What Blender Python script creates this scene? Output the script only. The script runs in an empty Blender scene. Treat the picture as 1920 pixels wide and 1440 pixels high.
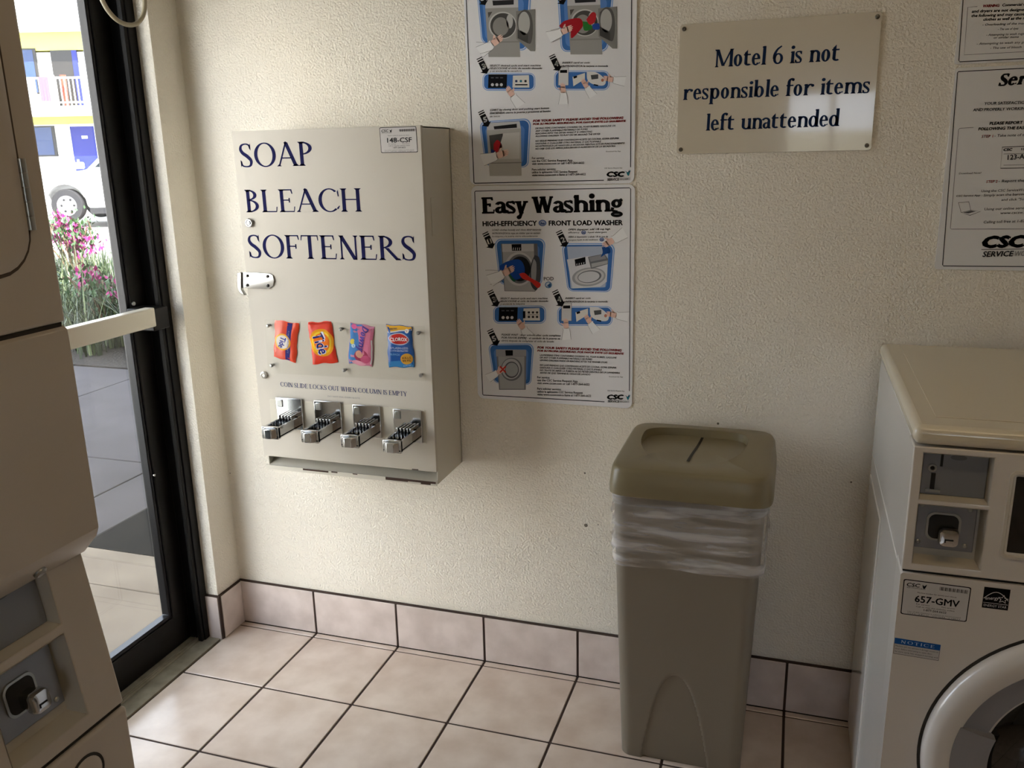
import bpy, bmesh, math, random
import numpy as np
from mathutils import Vector, Matrix
from mathutils.geometry import tessellate_polygon

S = bpy.context.scene
COL = S.collection
random.seed(7)

# ------------------------------------------------------------------ camera
cam_d = bpy.data.cameras.new('camera')
cam = bpy.data.objects.new('camera', cam_d); COL.objects.link(cam)
cam_d.sensor_width = 36.0
cam_d.lens = 1614.6 / 1920 * 36.0
cam_d.clip_start = 0.02; cam_d.clip_end = 300
_r = Vector((0.951491, 0.306966, -0.020878)); _u = Vector((-0.059880, 0.251314, 0.966052)); _f = Vector((-0.301792, 0.917940, -0.257504))
m4 = Matrix((_r, _u, -_f)).transposed().to_4x4()
m4.translation = Vector((1.76519, -2.29185, 1.56557))
cam.matrix_world = m4
S.camera = cam

# ------------------------------------------------------------------ world, sun, exposure
W = bpy.data.worlds.new('sky'); S.world = W; W.use_nodes = True
wn = W.node_tree.nodes; wn.clear()
wo = wn.new('ShaderNodeOutputWorld'); wb = wn.new('ShaderNodeBackground'); wb.name = 'bg'
wb.inputs[0].default_value = (0.76, 0.87, 1.0, 1); wb.inputs[1].default_value = 7.2
W.node_tree.links.new(wb.outputs[0], wo.inputs[0])
sun_d = bpy.data.lights.new('sun', 'SUN'); sun_d.energy = 31.0; sun_d.angle = 0.0093; sun_d.color = (1, 0.97, 0.94)
sun = bpy.data.objects.new('sun', sun_d); COL.objects.link(sun)
sun.rotation_euler = Vector((0.62, -0.42, 0.66)).to_track_quat('Z', 'Y').to_euler()
sun.location = (6, -6, 12)
S.view_settings.view_transform = 'Standard'; S.view_settings.look = 'None'
S.view_settings.gamma = 1.0; S.view_settings.use_curve_mapping = False
S.view_settings.exposure = 0.13
LAMP = 4.2                # glow of the added warm ceiling light
S.cycles.use_denoising = True
S.cycles.max_bounces = 10; S.cycles.diffuse_bounces = 6; S.cycles.transparent_max_bounces = 16
S.cycles.sample_clamp_indirect = 12.0
S.cycles.caustics_reflective = False; S.cycles.caustics_refractive = False

# ------------------------------------------------------------------ materials
def lin(h):
    h = h.lstrip('#'); c = [int(h[i:i+2], 16)/255 for i in (0, 2, 4)]
    return tuple(x/12.92 if x <= .04045 else ((x+.055)/1.055)**2.4 for x in c)
MATS = {}
def mat(name, hexc, rough=.5, metal=0.0, coat=0.0, bump=None, vary=None, spec=None, trans=0.0):
    """bump=(scale, strength, distance); vary=(scale, hex2, amount)"""
    if name in MATS: return MATS[name]
    m = bpy.data.materials.new(name); m.use_nodes = True
    nt = m.node_tree; b = nt.nodes['Principled BSDF']
    c = lin(hexc) + (1,)
    b.inputs['Base Color'].default_value = c
    b.inputs['Roughness'].default_value = rough; b.inputs['Metallic'].default_value = metal
    b.inputs['Coat Weight'].default_value = coat; b.inputs['Coat Roughness'].default_value = .05
    if spec is not None: b.inputs['Specular IOR Level'].default_value = spec
    if trans: b.inputs['Alpha'].default_value = 1-trans
    tc = nt.nodes.new('ShaderNodeTexCoord')
    if vary:
        n = nt.nodes.new('ShaderNodeTexNoise'); n.inputs['Scale'].default_value = vary[0]; n.inputs['Detail'].default_value = 6
        nt.links.new(tc.outputs['Object'], n.inputs['Vector'])
        rp = nt.nodes.new('ShaderNodeMapRange'); rp.inputs[1].default_value = .35; rp.inputs[2].default_value = .68
        rp.inputs[3].default_value = 0; rp.inputs[4].default_value = vary[2]
        nt.links.new(n.outputs['Fac'], rp.inputs[0])
        mx = nt.nodes.new('ShaderNodeMix'); mx.data_type = 'RGBA'
        mx.inputs['A'].default_value = c; mx.inputs['B'].default_value = lin(vary[1]) + (1,)
        nt.links.new(rp.outputs[0], mx.inputs['Factor']); nt.links.new(mx.outputs['Result'], b.inputs['Base Color'])
    if bump:
        n = nt.nodes.new('ShaderNodeTexNoise'); n.inputs['Scale'].default_value = bump[0]; n.inputs['Detail'].default_value = 4
        nt.links.new(tc.outputs['Object'], n.inputs['Vector'])
        bp = nt.nodes.new('ShaderNodeBump'); bp.inputs['Strength'].default_value = bump[1]; bp.inputs['Distance'].default_value = bump[2]
        nt.links.new(n.outputs['Fac'], bp.inputs['Height']); nt.links.new(bp.outputs['Normal'], b.inputs['Normal'])
    MATS[name] = m
    return m
def glassmat(name, tint='#ffffff', rough=0.0, gmax=.9, gmin=.035):
    if name in MATS: return MATS[name]
    m = bpy.data.materials.new(name); m.use_nodes = True; nt = m.node_tree; nt.nodes.clear()
    o = nt.nodes.new('ShaderNodeOutputMaterial'); mx = nt.nodes.new('ShaderNodeMixShader')
    t = nt.nodes.new('ShaderNodeBsdfTransparent'); t.inputs[0].default_value = lin(tint) + (1,)
    g = nt.nodes.new('ShaderNodeBsdfGlossy'); g.inputs['Roughness'].default_value = rough
    lw = nt.nodes.new('ShaderNodeLayerWeight'); lw.inputs[0].default_value = .5
    pw = nt.nodes.new('ShaderNodeMath'); pw.operation = 'POWER'; pw.inputs[1].default_value = 5
    nt.links.new(lw.outputs['Facing'], pw.inputs[0])
    f = nt.nodes.new('ShaderNodeMapRange'); f.inputs[3].default_value = gmin; f.inputs[4].default_value = gmax
    nt.links.new(pw.outputs[0], f.inputs[0])
    nt.links.new(f.outputs[0], mx.inputs[0]); nt.links.new(t.outputs[0], mx.inputs[1]); nt.links.new(g.outputs[0], mx.inputs[2])
    nt.links.new(mx.outputs[0], o.inputs[0]); MATS[name] = m
    return m

WALL = mat('wall_paint', '#eae5da', .75, bump=(170, .8, .006), vary=(3, '#e6decf', .5))
CEIL = mat('ceiling_paint', '#e6e2d6', .8)
TILE = mat('beige_tile', '#dccdc0', .20, vary=(9, '#c4b1a1', .8), bump=(30, .05, .002))
BTILE = mat('base_tile', '#d9cdc8', .22, vary=(12, '#bdb0aa', .8))
GROUT = mat('dark_grout', '#3a2a22', .9)
BRONZE = mat('bronze_aluminium', '#080706', .45, 0, 0, None, None, .22)
BRONZE2 = mat('bronze_bead', '#131418', .3, .5)
GLASS = glassmat('door_glass', '#fbfafa')
ALU = mat('white_alu', '#d9d4c6', .35, .1)
STEELP = mat('threshold_metal', '#98917f', .45, .15, 0, None, (20, '#6b6455', .7))
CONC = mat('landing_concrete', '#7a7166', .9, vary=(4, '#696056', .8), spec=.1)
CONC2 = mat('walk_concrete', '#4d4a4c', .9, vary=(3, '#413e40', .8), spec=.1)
DARKC = mat('dark_ground', '#191918', .9, vary=(5, '#151515', .6), spec=.05)
VBODY = mat('vending_enamel', '#c8c2b7', .5, vary=(3, '#bfb8ab', .6))
VSIDE = mat('vending_side', '#cdc8bb', .4, coat=.1)
CHROME = mat('chrome', '#d6d8da', .10, 1.0)
DCHROME = mat('dull_chrome', '#a9aaa8', .28, 1.0)
DARK = mat('dark_hole', '#0e0d0c', .6)
NAVY = mat('navy_ink', '#151a4a', .5)
PLATE = mat('poster_plate', '#e6e7ec', .30, coat=.2)
SIGNP = mat('sign_plate', '#cfc6b4', .22, coat=1.0, bump=(6, .02, .01))
BINM = mat('taupe_plastic', '#7c7364', .42, bump=(350, .08, .001))
LIDM = mat('lid_plastic', '#7d7256', .36, bump=(350, .06, .001))
ENAM = mat('washer_enamel', '#d3cfca', .22, coat=.5)
ENAMT = mat('washer_top', '#cfc7b2', .25, coat=.4)
STACKM = mat('stack_enamel', '#b6ada1', .35, coat=.2)
PANELG = mat('panel_grey', '#c4beb2', .4)
GREYM = mat('grey_metal', '#8b8d92', .35, .7)
CUB = mat('cubby_plate', '#83858a', .4, .5)
SEAM = mat('seam_shadow_gap', '#2a2622', .8)
BLACKG = mat('black_glass', '#07080a', .06, coat=.6)
GREYR = mat('ring_grey', '#8d8d92', .4)

# ------------------------------------------------------------------ mesh builder
class MB:
    def __init__(s): s.v = []; s.f = []; s.m = []; s.mats = []
    def mi(s, m):
        if m not in s.mats: s.mats.append(m)
        return s.mats.index(m)
    def add(s, vs, fs, m):
        k = len(s.v); i = s.mi(m)
        s.v += [tuple(v) for v in vs]
        for f in fs: s.f.append(tuple(k+j for j in f)); s.m.append(i)
    def box(s, x0, x1, y0, y1, z0, z1, m):
        if x0 > x1: x0, x1 = x1, x0
        if y0 > y1: y0, y1 = y1, y0
        if z0 > z1: z0, z1 = z1, z0
        vs = [(x, y, z) for x in (x0, x1) for y in (y0, y1) for z in (z0, z1)]
        s.add(vs, [(0,1,3,2), (4,6,7,5), (0,4,5,1), (2,3,7,6), (0,2,6,4), (1,5,7,3)], m)
    def prism(s, pts, ex, m):
        """closed 3D polygon pts extruded by vector ex"""
        n = len(pts); ex = Vector(ex); P = [Vector(p) for p in pts]
        nrm = Vector((0,0,0))
        for i in range(n): nrm += P[i].cross(P[(i+1) % n])
        if nrm.dot(ex) > 0: P.reverse()
        vs = P + [p+ex for p in P]
        tri = tessellate_polygon([P])
        fs = []
        for t in tri:
            a, b, c = t
            if (P[b]-P[a]).cross(P[c]-P[a]).dot(ex) > 0: a, c = c, a
            fs.append((a, b, c)); fs.append((c+n, b+n, a+n))
        for i in range(n): j = (i+1) % n; fs.append((j, i, i+n, j+n))
        s.add(vs, fs, m)
    def cyl(s, p0, p1, r0, m, r1=None, seg=20, cap=True):
        p0 = Vector(p0); p1 = Vector(p1); r1 = r0 if r1 is None else r1
        q = (p1-p0).to_track_quat('Z', 'Y'); vs = []
        for p, r in ((p0, r0), (p1, r1)):
            for i in range(seg):
                a = 2*math.pi*i/seg; vs.append(p + q @ Vector((math.cos(a)*r, math.sin(a)*r, 0)))
        fs = [(i, (i+1) % seg, seg+(i+1) % seg, seg+i) for i in range(seg)]
        if cap: fs += [tuple(range(seg-1, -1, -1)), tuple(range(seg, 2*seg))]
        s.add(vs, fs, m)
    def tube(s, pts, r, m, seg=10):
        pts = [Vector(p) for p in pts]; vs = []; n = len(pts)
        up = None
        for i, p in enumerate(pts):
            t = (pts[min(i+1, n-1)]-pts[max(i-1, 0)]).normalized()
            if up is None: up = t.orthogonal().normalized()
            up = (up - t*up.dot(t)).normalized(); w = t.cross(up)
            rr = r[i] if isinstance(r, (list, tuple)) else r
            for k in range(seg):
                a = 2*math.pi*k/seg; vs.append(p + up*math.cos(a)*rr + w*math.sin(a)*rr)
        fs = [(i*seg+k, i*seg+(k+1) % seg, (i+1)*seg+(k+1) % seg, (i+1)*seg+k) for i in range(n-1) for k in range(seg)]
        fs += [tuple(range(seg-1, -1, -1)), tuple((n-1)*seg+k for k in range(seg))]
        s.add(vs, fs, m)
    def loft(s, rings, m, cap0=True, cap1=True):
        n = len(rings[0]); vs = [v for r in rings for v in r]
        fs = [(i*n+k, i*n+(k+1) % n, (i+1)*n+(k+1) % n, (i+1)*n+k) for i in range(len(rings)-1) for k in range(n)]
        if cap0: fs.append(tuple(range(n-1, -1, -1)))
        if cap1: fs.append(tuple((len(rings)-1)*n+k for k in range(n)))
        s.add(vs, fs, m)
    def revolve(s, prof, c, axis, m, seg=64, ref=None):
        """prof [(radius, height)] about axis through c"""
        q = Vector(axis).to_track_quat('Z', 'Y'); c = Vector(c)
        rings = [[c + q @ Vector((math.cos(2*math.pi*k/seg)*r, math.sin(2*math.pi*k/seg)*r, h)) for k in range(seg)] for r, h in prof]
        s.loft(rings, m, False, False)

def wloc(o):
    v = Vector((0,0,0))
    while o is not None: v += o.location; o = o.parent
    return v
def obj(name, mb, parent=None, bevel=0, seg=2, smooth=35, loc=None, weld=False, angle=40):
    me = bpy.data.meshes.new(name)
    off = wloc(parent) if parent else (Vector(loc) if loc is not None else Vector((0,0,0)))
    me.from_pydata([tuple(Vector(v)-off) for v in mb.v], [], mb.f)
    for m in mb.mats: me.materials.append(m)
    me.polygons.foreach_set('material_index', mb.m)
    bm = bmesh.new(); bm.from_mesh(me)
    if weld: bmesh.ops.remove_doubles(bm, verts=bm.verts, dist=1e-5)
    if smooth is not None and bevel >= 0: pass
    if weld: bmesh.ops.recalc_face_normals(bm, faces=bm.faces)
    bm.to_mesh(me); bm.free()
    if smooth:
        me.polygons.foreach_set('use_smooth', [True]*len(me.polygons))
        me.set_sharp_from_angle(angle=math.radians(smooth))
    me.update()
    o = bpy.data.objects.new(name, me); COL.objects.link(o)
    if parent: o.parent = parent
    else: o.location = off
    if bevel > 0:
        b = o.modifiers.new('bevel', 'BEVEL'); b.width = bevel; b.segments = seg; b.limit_method = 'ANGLE'; b.angle_limit = math.radians(angle)
        b.harden_normals = False
    return o
def tag(o, label=None, cat=None, group=None, kind=None):
    if label: o['label'] = label
    if cat: o['category'] = cat
    if group: o['group'] = group
    if kind: o['kind'] = kind
    return o
def thing(name, loc, label, cat, group=None):
    e = bpy.data.objects.new(name, None); COL.objects.link(e); e.location = loc; e.empty_display_size = .1
    return tag(e, label, cat, group)
def struct(name, mb, parent=None, **k):
    return tag(obj(name, mb, parent, **k), kind='structure')

# plate with rectangular holes in a plane given by a mapping (a, b, d) -> world
def holed(mb, mp, a0, a1, b0, b1, d0, d1, holes, m):
    A = sorted({a0, a1, *[h[0] for h in holes], *[h[1] for h in holes]}); B = sorted({b0, b1, *[h[2] for h in holes], *[h[3] for h in holes]})
    na, nb = len(A)-1, len(B)-1
    def solid(i, j):
        if not (0 <= i < na and 0 <= j < nb): return False
        ca, cb = (A[i]+A[i+1])/2, (B[j]+B[j+1])/2
        return not any(h[0] < ca < h[1] and h[2] < cb < h[3] for h in holes)
    idx = {}; vs = []; fs = []
    def V(i, j, k):
        if (i, j, k) not in idx: idx[(i, j, k)] = len(vs); vs.append(mp(A[i], B[j], (d0, d1)[k]))
        return idx[(i, j, k)]
    for i in range(na):
        for j in range(nb):
            if not solid(i, j): continue
            fs.append((V(i,j,1), V(i+1,j,1), V(i+1,j+1,1), V(i,j+1,1)))
            fs.append((V(i,j,0), V(i,j+1,0), V(i+1,j+1,0), V(i+1,j,0)))
            if not solid(i-1, j): fs.append((V(i,j,0), V(i,j,1), V(i,j+1,1), V(i,j+1,0)))
            if not solid(i+1, j): fs.append((V(i+1,j,0), V(i+1,j+1,0), V(i+1,j+1,1), V(i+1,j,1)))
            if not solid(i, j-1): fs.append((V(i,j,0), V(i+1,j,0), V(i+1,j,1), V(i,j,1)))
            if not solid(i, j+1): fs.append((V(i,j+1,0), V(i,j+1,1), V(i+1,j+1,1), V(i+1,j+1,0)))
    mb.add(vs, fs, m)
def rrect(a0, a1, b0, b1, r, n=6):
    P = []
    for cx, cy, s0 in ((a1-r, b1-r, 0), (a0+r, b1-r, 90), (a0+r, b0+r, 180), (a1-r, b0+r, 270)):
        for k in range(n+1):
            t = math.radians(s0+90*k/n); P.append((cx+r*math.cos(t), cy+r*math.sin(t)))
    return P

# ------------------------------------------------------------------ lettering: a serif face drawn stroke by stroke, and the built-in sans
def cr(pts, n=8):
    out = []; P = [pts[0]] + list(pts) + [pts[-1]]
    for i in range(1, len(P)-2):
        for k in range(n):
            t = k/n; p0, p1, p2, p3 = P[i-1], P[i], P[i+1], P[i+2]
            out.append(tuple(.5*((2*p1[j])+(-p0[j]+p2[j])*t+(2*p0[j]-5*p1[j]+4*p2[j]-p3[j])*t*t+(-p0[j]+3*p1[j]-3*p2[j]+p3[j])*t**3) for j in range(len(p0))))
    out.append(tuple(pts[-1])); return out
class Serif:
    def __init__(s, st=.13, th=.04, so=.07, sh=.03, xh=.62, br=.05, wf=1.0):
        s.st, s.th, s.so, s.sh, s.xh, s.br, s.wf = st, th, so, sh, xh, br, wf
    # primitives (append quads)
    def q(s, *p): s.Q.append(list(p))
    def ser(s, x, y, w, up=True, l=True, r=True):
        d = 1 if up else -1; xl = x-w/2-(s.so if l else 0); xr = x+w/2+(s.so if r else 0)
        s.q((xl, y), (xr, y), (xr, y+d*s.sh), (xl, y+d*s.sh))
        s.q((xl+.3*s.so*l, y+d*s.sh), (xr-.3*s.so*r, y+d*s.sh), (x+w/2, y+d*(s.sh+s.br)), (x-w/2, y+d*(s.sh+s.br)))
    def stem(s, x, y0, y1, w=None, b=True, t=True, flag=False):
        w = s.st if w is None else w
        s.q((x-w/2, y0), (x+w/2, y0), (x+w/2, y1), (x-w/2, y1))
        if b: s.ser(x, y0, w)
        if flag: s.q((x-w/2-s.so, y1-s.so*.6-s.sh), (x-w/2, y1-s.sh*2.2-s.so*.2), (x+w/2, y1), (x-w/2, y1))
        elif t: s.ser(x, y1, w, False)
    def diag(s, x0, y0, x1, y1, w):
        s.q((x0-w/2, y0), (x0+w/2, y0), (x1+w/2, y1), (x1-w/2, y1))
    def ring(s, cx, cy, rx, ry, a0=0, a1=360, ts=None, tt=None, n=36):
        ts = s.st if ts is None else ts; tt = s.th if tt is None else tt
        n = max(6, int(n*abs(a1-a0)/360)); P = []
        for k in range(n+1):
            a = math.radians(a0+(a1-a0)*k/n); c, d = math.cos(a), math.sin(a)
            P.append(((cx+rx*c, cy+ry*d), (cx+(rx-ts)*c, cy+(ry-tt)*d)))
        for (a, b), (c, d) in zip(P, P[1:]): s.q(a, c, d, b)
    def stroke(s, pts):
        """pts (x, y, width), smoothed"""
        P = cr(pts); L = []
        for i, p in enumerate(P):
            a, b = P[max(i-1, 0)], P[min(i+1, len(P)-1)]
            t = Vector((b[0]-a[0], b[1]-a[1])).normalized(); nx, ny = -t.y*p[2]/2, t.x*p[2]/2
            L.append(((p[0]+nx, p[1]+ny), (p[0]-nx, p[1]-ny)))
        for (a, b), (c, d) in zip(L, L[1:]): s.q(a, c, d, b)
    def bar(s, x0, x1, y, w=None):
        w = s.th if w is None else w; s.q((x0, y), (x1, y), (x1, y+w), (x0, y+w))
    def glyph(s, ch):
        s.Q = []; st, th, so, sh, xh = s.st, s.th, s.so, s.sh, s.xh; adv = .5
        L = so+st/2
        def S_(w, h, st):
            s.stroke([(w*.88, h*.80, th*1.1), (w*.80, h*.93, th*1.3), (w*.52, h-.5*th, th*1.1), (w*.2, h*.92, st*.6), (w*.1, h*.76, st*.85), (w*.26, h*.6, st), (w*.6, h*.46, st*1.05), (w*.9, h*.27, st*.9), (w*.82, h*.07, st*.65), (w*.5, .4*th, th*1.1), (w*.17, h*.07, th*1.3), (w*.08, h*.24, th*1.1)])
            s.q((w*.88+th*.6, h*.70), (w*.88+th*.6, h), (w*.88-th*.3, h*.92), (w*.88-th*.5, h*.78))
            s.q((w*.08-th*.6, h*.31), (w*.08-th*.6, 0), (w*.08+th*.3, h*.08), (w*.08+th*.5, h*.24))
            return w
        if ch == 'S': adv = S_(.50, 1, st)+.06
        elif ch == 's': adv = S_(.36*s.wf+st*.3, xh, st*.8)+.06
        elif ch == 'O': s.ring(.46, .5, .45, .515); adv = .93
        elif ch in 'CG':
            s.ring(.46, .5, .45, .515, 48, 312 if ch == 'C' else 330)
            s.q((.80, .66), (.84, .66), (.82, .95), (.77, .86)); adv = .86
            if ch == 'C': s.stroke([(.76, .13, th*1.6), (.85, .26, th*.6)])
            else: s.stem(.78, .05, .42, b=False)
        elif ch == 'A':
            w = .82; s.diag(so, 0, w/2-.02, 1, th*1.3); s.diag(w-so-.02, 0, w/2-.03, 1.0, st*1.08)
            s.q((w/2-.03-st*.5, .97), (w/2+st*.48, .97), (w/2-.02, 1.03), (w/2-.05, 1.03))
            s.bar(w*.24, w*.72, .32); s.ser(so, 0, th); s.ser(w-so-.02, 0, st); adv = w+.02
        elif ch in 'PBRDF EHLITUKNMWYZ':
            x = L
            if ch == 'I': s.stem(x, 0, 1); adv = 2*L
            elif ch == 'P': s.stem(x, 0, 1); s.ring(x, .73, .36+st/2, .27, -90, 90); adv = x+.44+st/2
            elif ch == 'R':
                s.stem(x, 0, 1); s.ring(x, .74, .34+st/2, .26, -90, 90); s.diag(x+.52+st/2, 0, x+.18, .5, st*1.05)
                s.ser(x+.52+st/2, 0, st, l=False); adv = x+.66+st/2
            elif ch == 'B': s.stem(x, 0, 1); s.ring(x, .765, .30+st/2, .235, -90, 90); s.ring(x, .28, .36+st/2, .28, -90, 90); adv = x+.44+st/2
            elif ch == 'D': s.stem(x, 0, 1); s.ring(x, .5, .60+st/2, .5, -90, 90); adv = x+.66+st/2
            elif ch in 'EFL':
                s.stem(x, 0, 1, b=True); w = .46
                if ch != 'L':
                    s.bar(x, x+w-.03, 1-th); s.q((x+w-.03-th, 1-th), (x+w-.03, 1), (x+w, .80), (x+w-th*.8, .80))
                    s.bar(x, x+w*.72, .5); s.q((x+w*.72-th, .42), (x+w*.72, .42), (x+w*.72, .62), (x+w*.72-th, .62))
                if ch != 'F':
                    s.bar(x, x+w+.03, 0); s.q((x+w-.0, 0), (x+w+.03, 0), (x+w+.07, .24), (x+w+.07-th*.8, .24))
                adv = x+w+(.11 if ch != 'F' else .05)
            elif ch in 'HUN':
                w = .56
                if ch == 'H': s.stem(x, 0, 1); s.stem(x+w, 0, 1); s.bar(x, x+w, .5)
                elif ch == 'N':
                    s.stem(x, 0, 1, w=th*1.3); s.stem(x+w, 0, 1, w=th*1.3, b=False); s.diag(x+w-st*.25, -.01, x-.01, 1, st*1.15)
                else: s.stem(x, .3, 1, b=False); s.stem(x+w, .3, 1, w=th*1.3, b=False); s.ring(x+w/2, .31, w/2+st/2, .325, 180, 360)
                adv = x+w+L
            elif ch == 'M':
                w = .74; s.stem(x, 0, 1, w=th*1.3, t=False); s.stem(x+w, 0, 1, t=False); s.ser(x-.02, 1, st*.8, False, r=False); s.ser(x+w, 1, st*.9, False, l=False)
                s.diag(x+w*.46, .05, x+.02, 1, st*1.05); s.diag(x+w*.46, .05, x+w, 1, th*1.3); adv = x+w+L
            elif ch == 'T':
                w = .68; s.stem(w/2, 0, 1, t=False); s.bar(0, w, 1-th)
                s.q((0, 1), (th*.9, 1), (-.02+th*.7, .78), (-.02, .78)); s.q((w-th*.9, 1), (w, 1), (w+.02, .78), (w+.02-th*.7, .78)); adv = w+.04
            elif ch == 'K':
                s.stem(x, 0, 1); s.diag(x+.02, .42, x+.48, 1, th*1.4); s.diag(x+.54, 0, x+.14, .56, st); s.ser(x+.54, 0, st); s.ser(x+.48, 1, th, False); adv = x+.70
            elif ch == 'W':
                w = 1.04
                for k, (a, b, t) in enumerate(((.30, .09, st*1.06), (.30, .50, th*1.4), (.72, .50, st*1.06), (.72, .95, th*1.4))): s.diag(a*w, 0, b*w, 1, t)
                s.ser(.09*w, 1, st, False); s.ser(.50*w, 1, st, False); s.ser(.95*w, 1, th, False); adv = w+.06
            elif ch == 'Y':
                s.stem(.38, 0, .46, t=False); s.diag(.38, .42, .09, 1, st); s.diag(.38+st*.2, .42, .68, 1, th*1.3); s.ser(.09, 1, st, False); s.ser(.68, 1, th, False); adv = .77
            elif ch == ' ': adv = .30
        elif ch == '6':
            s.ring(.27, .30, .25, .31, ts=st*.9, tt=th*1.2); s.stroke([(.06, .30, st*.8), (.09, .55, st*.9), (.2, .8, st*.7), (.36, .95, th*1.2), (.42, .99, th)]); adv = .56
        else:
            wf = s.wf; rx = .25*wf+st*.25; x = L
            if ch == 'o': s.ring(rx, xh/2, rx, xh/2+.015, tt=th*1.1); adv = 2*rx+.06
            elif ch in 'ec':
                s.ring(rx, xh/2, rx, xh/2+.015, 8, 318, tt=th*1.2, ts=st*.95)
                if ch == 'e': s.bar(rx*.25, 2*rx-.01, xh*.50, th*1.1)
                s.stroke([(rx*1.72, xh*.13, th*1.2), (rx*1.95, xh*.24, th*.6)]); adv = 2*rx+.05
            elif ch in 'nhmru':
                w = .36*wf+st*.45
                if ch == 'u':
                    s.stem(x, xh*.3, xh, b=False, flag=True); s.stem(x+w, .0, xh, b=False, flag=True); s.q((x+w, 0), (x+w+st/2+so, 0), (x+w+st/2+so, sh*1.6), (x+w, sh*2.4))
                    s.ring(x+w/2, xh*.31, w/2+st/2, xh*.33, 180, 350, tt=th*1.3); adv = x+w+L
                else:
                    s.stem(x, 0, xh if ch != 'h' else 1.04, flag=True)
                    if ch == 'r':
                        s.ring(x+st*.5+.14, xh*.62, .15+st*.4, xh*.40, 60, 175, ts=st*.7, tt=th*1.4); s.ring(x+st*.3+.24+st*.2, xh*.86, st*.52, st*.52, ts=st*.52, tt=st*.52); adv = x+.30+st*.7
                    else:
                        for k in range(2 if ch == 'm' else 1):
                            s.ring(x+w*(k+.5), xh*.62, w/2+st/2, xh*.39, 0, 165, tt=th*1.5); s.stem(x+w*(k+1), 0, xh*.64, t=False)
                        adv = x+w*(2 if ch == 'm' else 1)+L
            elif ch in 'il':
                s.stem(x, 0, xh if ch == 'i' else 1.04, flag=True)
                if ch == 'i': s.ring(x-.01, xh+.2+st*.12, st*.62, st*.62, ts=st*.62, tt=st*.62)
                adv = 2*L
            elif ch in 'pbdq':
                ry = xh/2+.012
                if ch == 'p': s.stem(x, -.32, xh, flag=True); s.ring(x+rx*.82, xh/2, rx+.02, ry, tt=th*1.2); adv = x+rx*1.82+.08
                elif ch == 'b': s.stem(x, .04, 1.04, b=False, flag=True); s.ring(x+rx*.82, xh/2, rx+.02, ry, tt=th*1.2); adv = x+rx*1.82+.08
                else:
                    s.ring(rx, xh/2, rx+.02, ry, tt=th*1.2); xs = rx*1.82; s.stem(xs, 0, 1.04, b=False, flag=True); s.q((xs, 0), (xs+st/2+so, 0), (xs+st/2+so, sh*1.6), (xs, sh*2.4)); adv = xs+L
            elif ch == 'a':
                w = .34*wf+st*.3; s.stem(w, .05, xh*.66, b=False, t=False); s.q((w-st/2, .08), (w, 0), (w+st/2+so, 0), (w+st/2+so*.6, sh*2.4))
                s.ring(w-.15-st*.05, xh*.66, .15+st*.55, xh*.35, 0, 160, ts=st*.85, tt=th*1.4); s.ring(w-.15*wf-st*.2, xh*.28, .17*wf+st*.32, xh*.29, 60, 330, tt=th*1.2, ts=st*.9); adv = w+L
            elif ch == 't':
                s.q((x-st/2, .12), (x+st/2, .12), (x+st/2, xh*1.36), (x-st/2, xh*1.1)); s.bar(x-st/2-so, x+st/2+.16, xh-th*1.2, th*1.2)
                s.ring(x+.12, .16, .12+st/2, .165, 180, 320, tt=th*1.4); adv = x+.29
            elif ch == 'f':
                s.stem(x, 0, .82, t=False); s.ring(x+.14, .80, .14+st/2, .25, 50, 180, tt=th*1.4); s.ring(x+.20, .94, st*.45, st*.45, ts=st*.45, tt=st*.45); s.bar(x-st/2-so, x+st/2+.16, xh-th*1.2, th*1.2); adv = x+.25
            elif ch in 'yvw':
                w = .46*wf+st*.4
                n = 2 if ch == 'w' else 1
                for k in range(n):
                    o = k*w*.8; s.diag(o+w*.5, 0 if ch != 'y' else -.02, o+.08+st*.2, xh, st); s.ser(o+.08+st*.2, xh, st, False)
                    s.diag(o+w*.5, 0, o+w*.92, xh, th*1.5)
                s.ser((n-1)*w*.8+w*.92, xh, th*1.5, False)
                if ch == 'y': s.diag(w*.30, -.30, w*.52, .04, th*1.7); s.ring(w*.26, -.25, st*.5, st*.5, ts=st*.5, tt=st*.5)
                adv = (n-1)*w*.8+w+.04
            elif ch == 'g':
                s.ring(.24*wf+st*.2, xh*.66, .21*wf+st*.28, xh*.36, ts=st*.85, tt=th*1.3); s.ring(.25*wf+st*.2, -.16, .24*wf+st*.3, .18, ts=st*.7, tt=th*1.5)
                s.stroke([(.10, xh*.34, th*1.5), (.06, .08, st*.6), (.2, .03, st*.5), (.34*wf, .0, st*.5)]); s.stroke([(.38*wf+st*.3, xh*.88, th*1.6), (.48*wf+st*.4, xh, st*.6)]); adv = .5*wf+st*.6
        return s.Q, adv
    def text(s, string, track=.0):
        x = 0; out = []
        for ch in string:
            Q, adv = s.glyph(ch)
            out += [[(px+x, py) for px, py in q] for q in Q]; x += adv+track
        return out, x-track
_fc = {}
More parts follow.
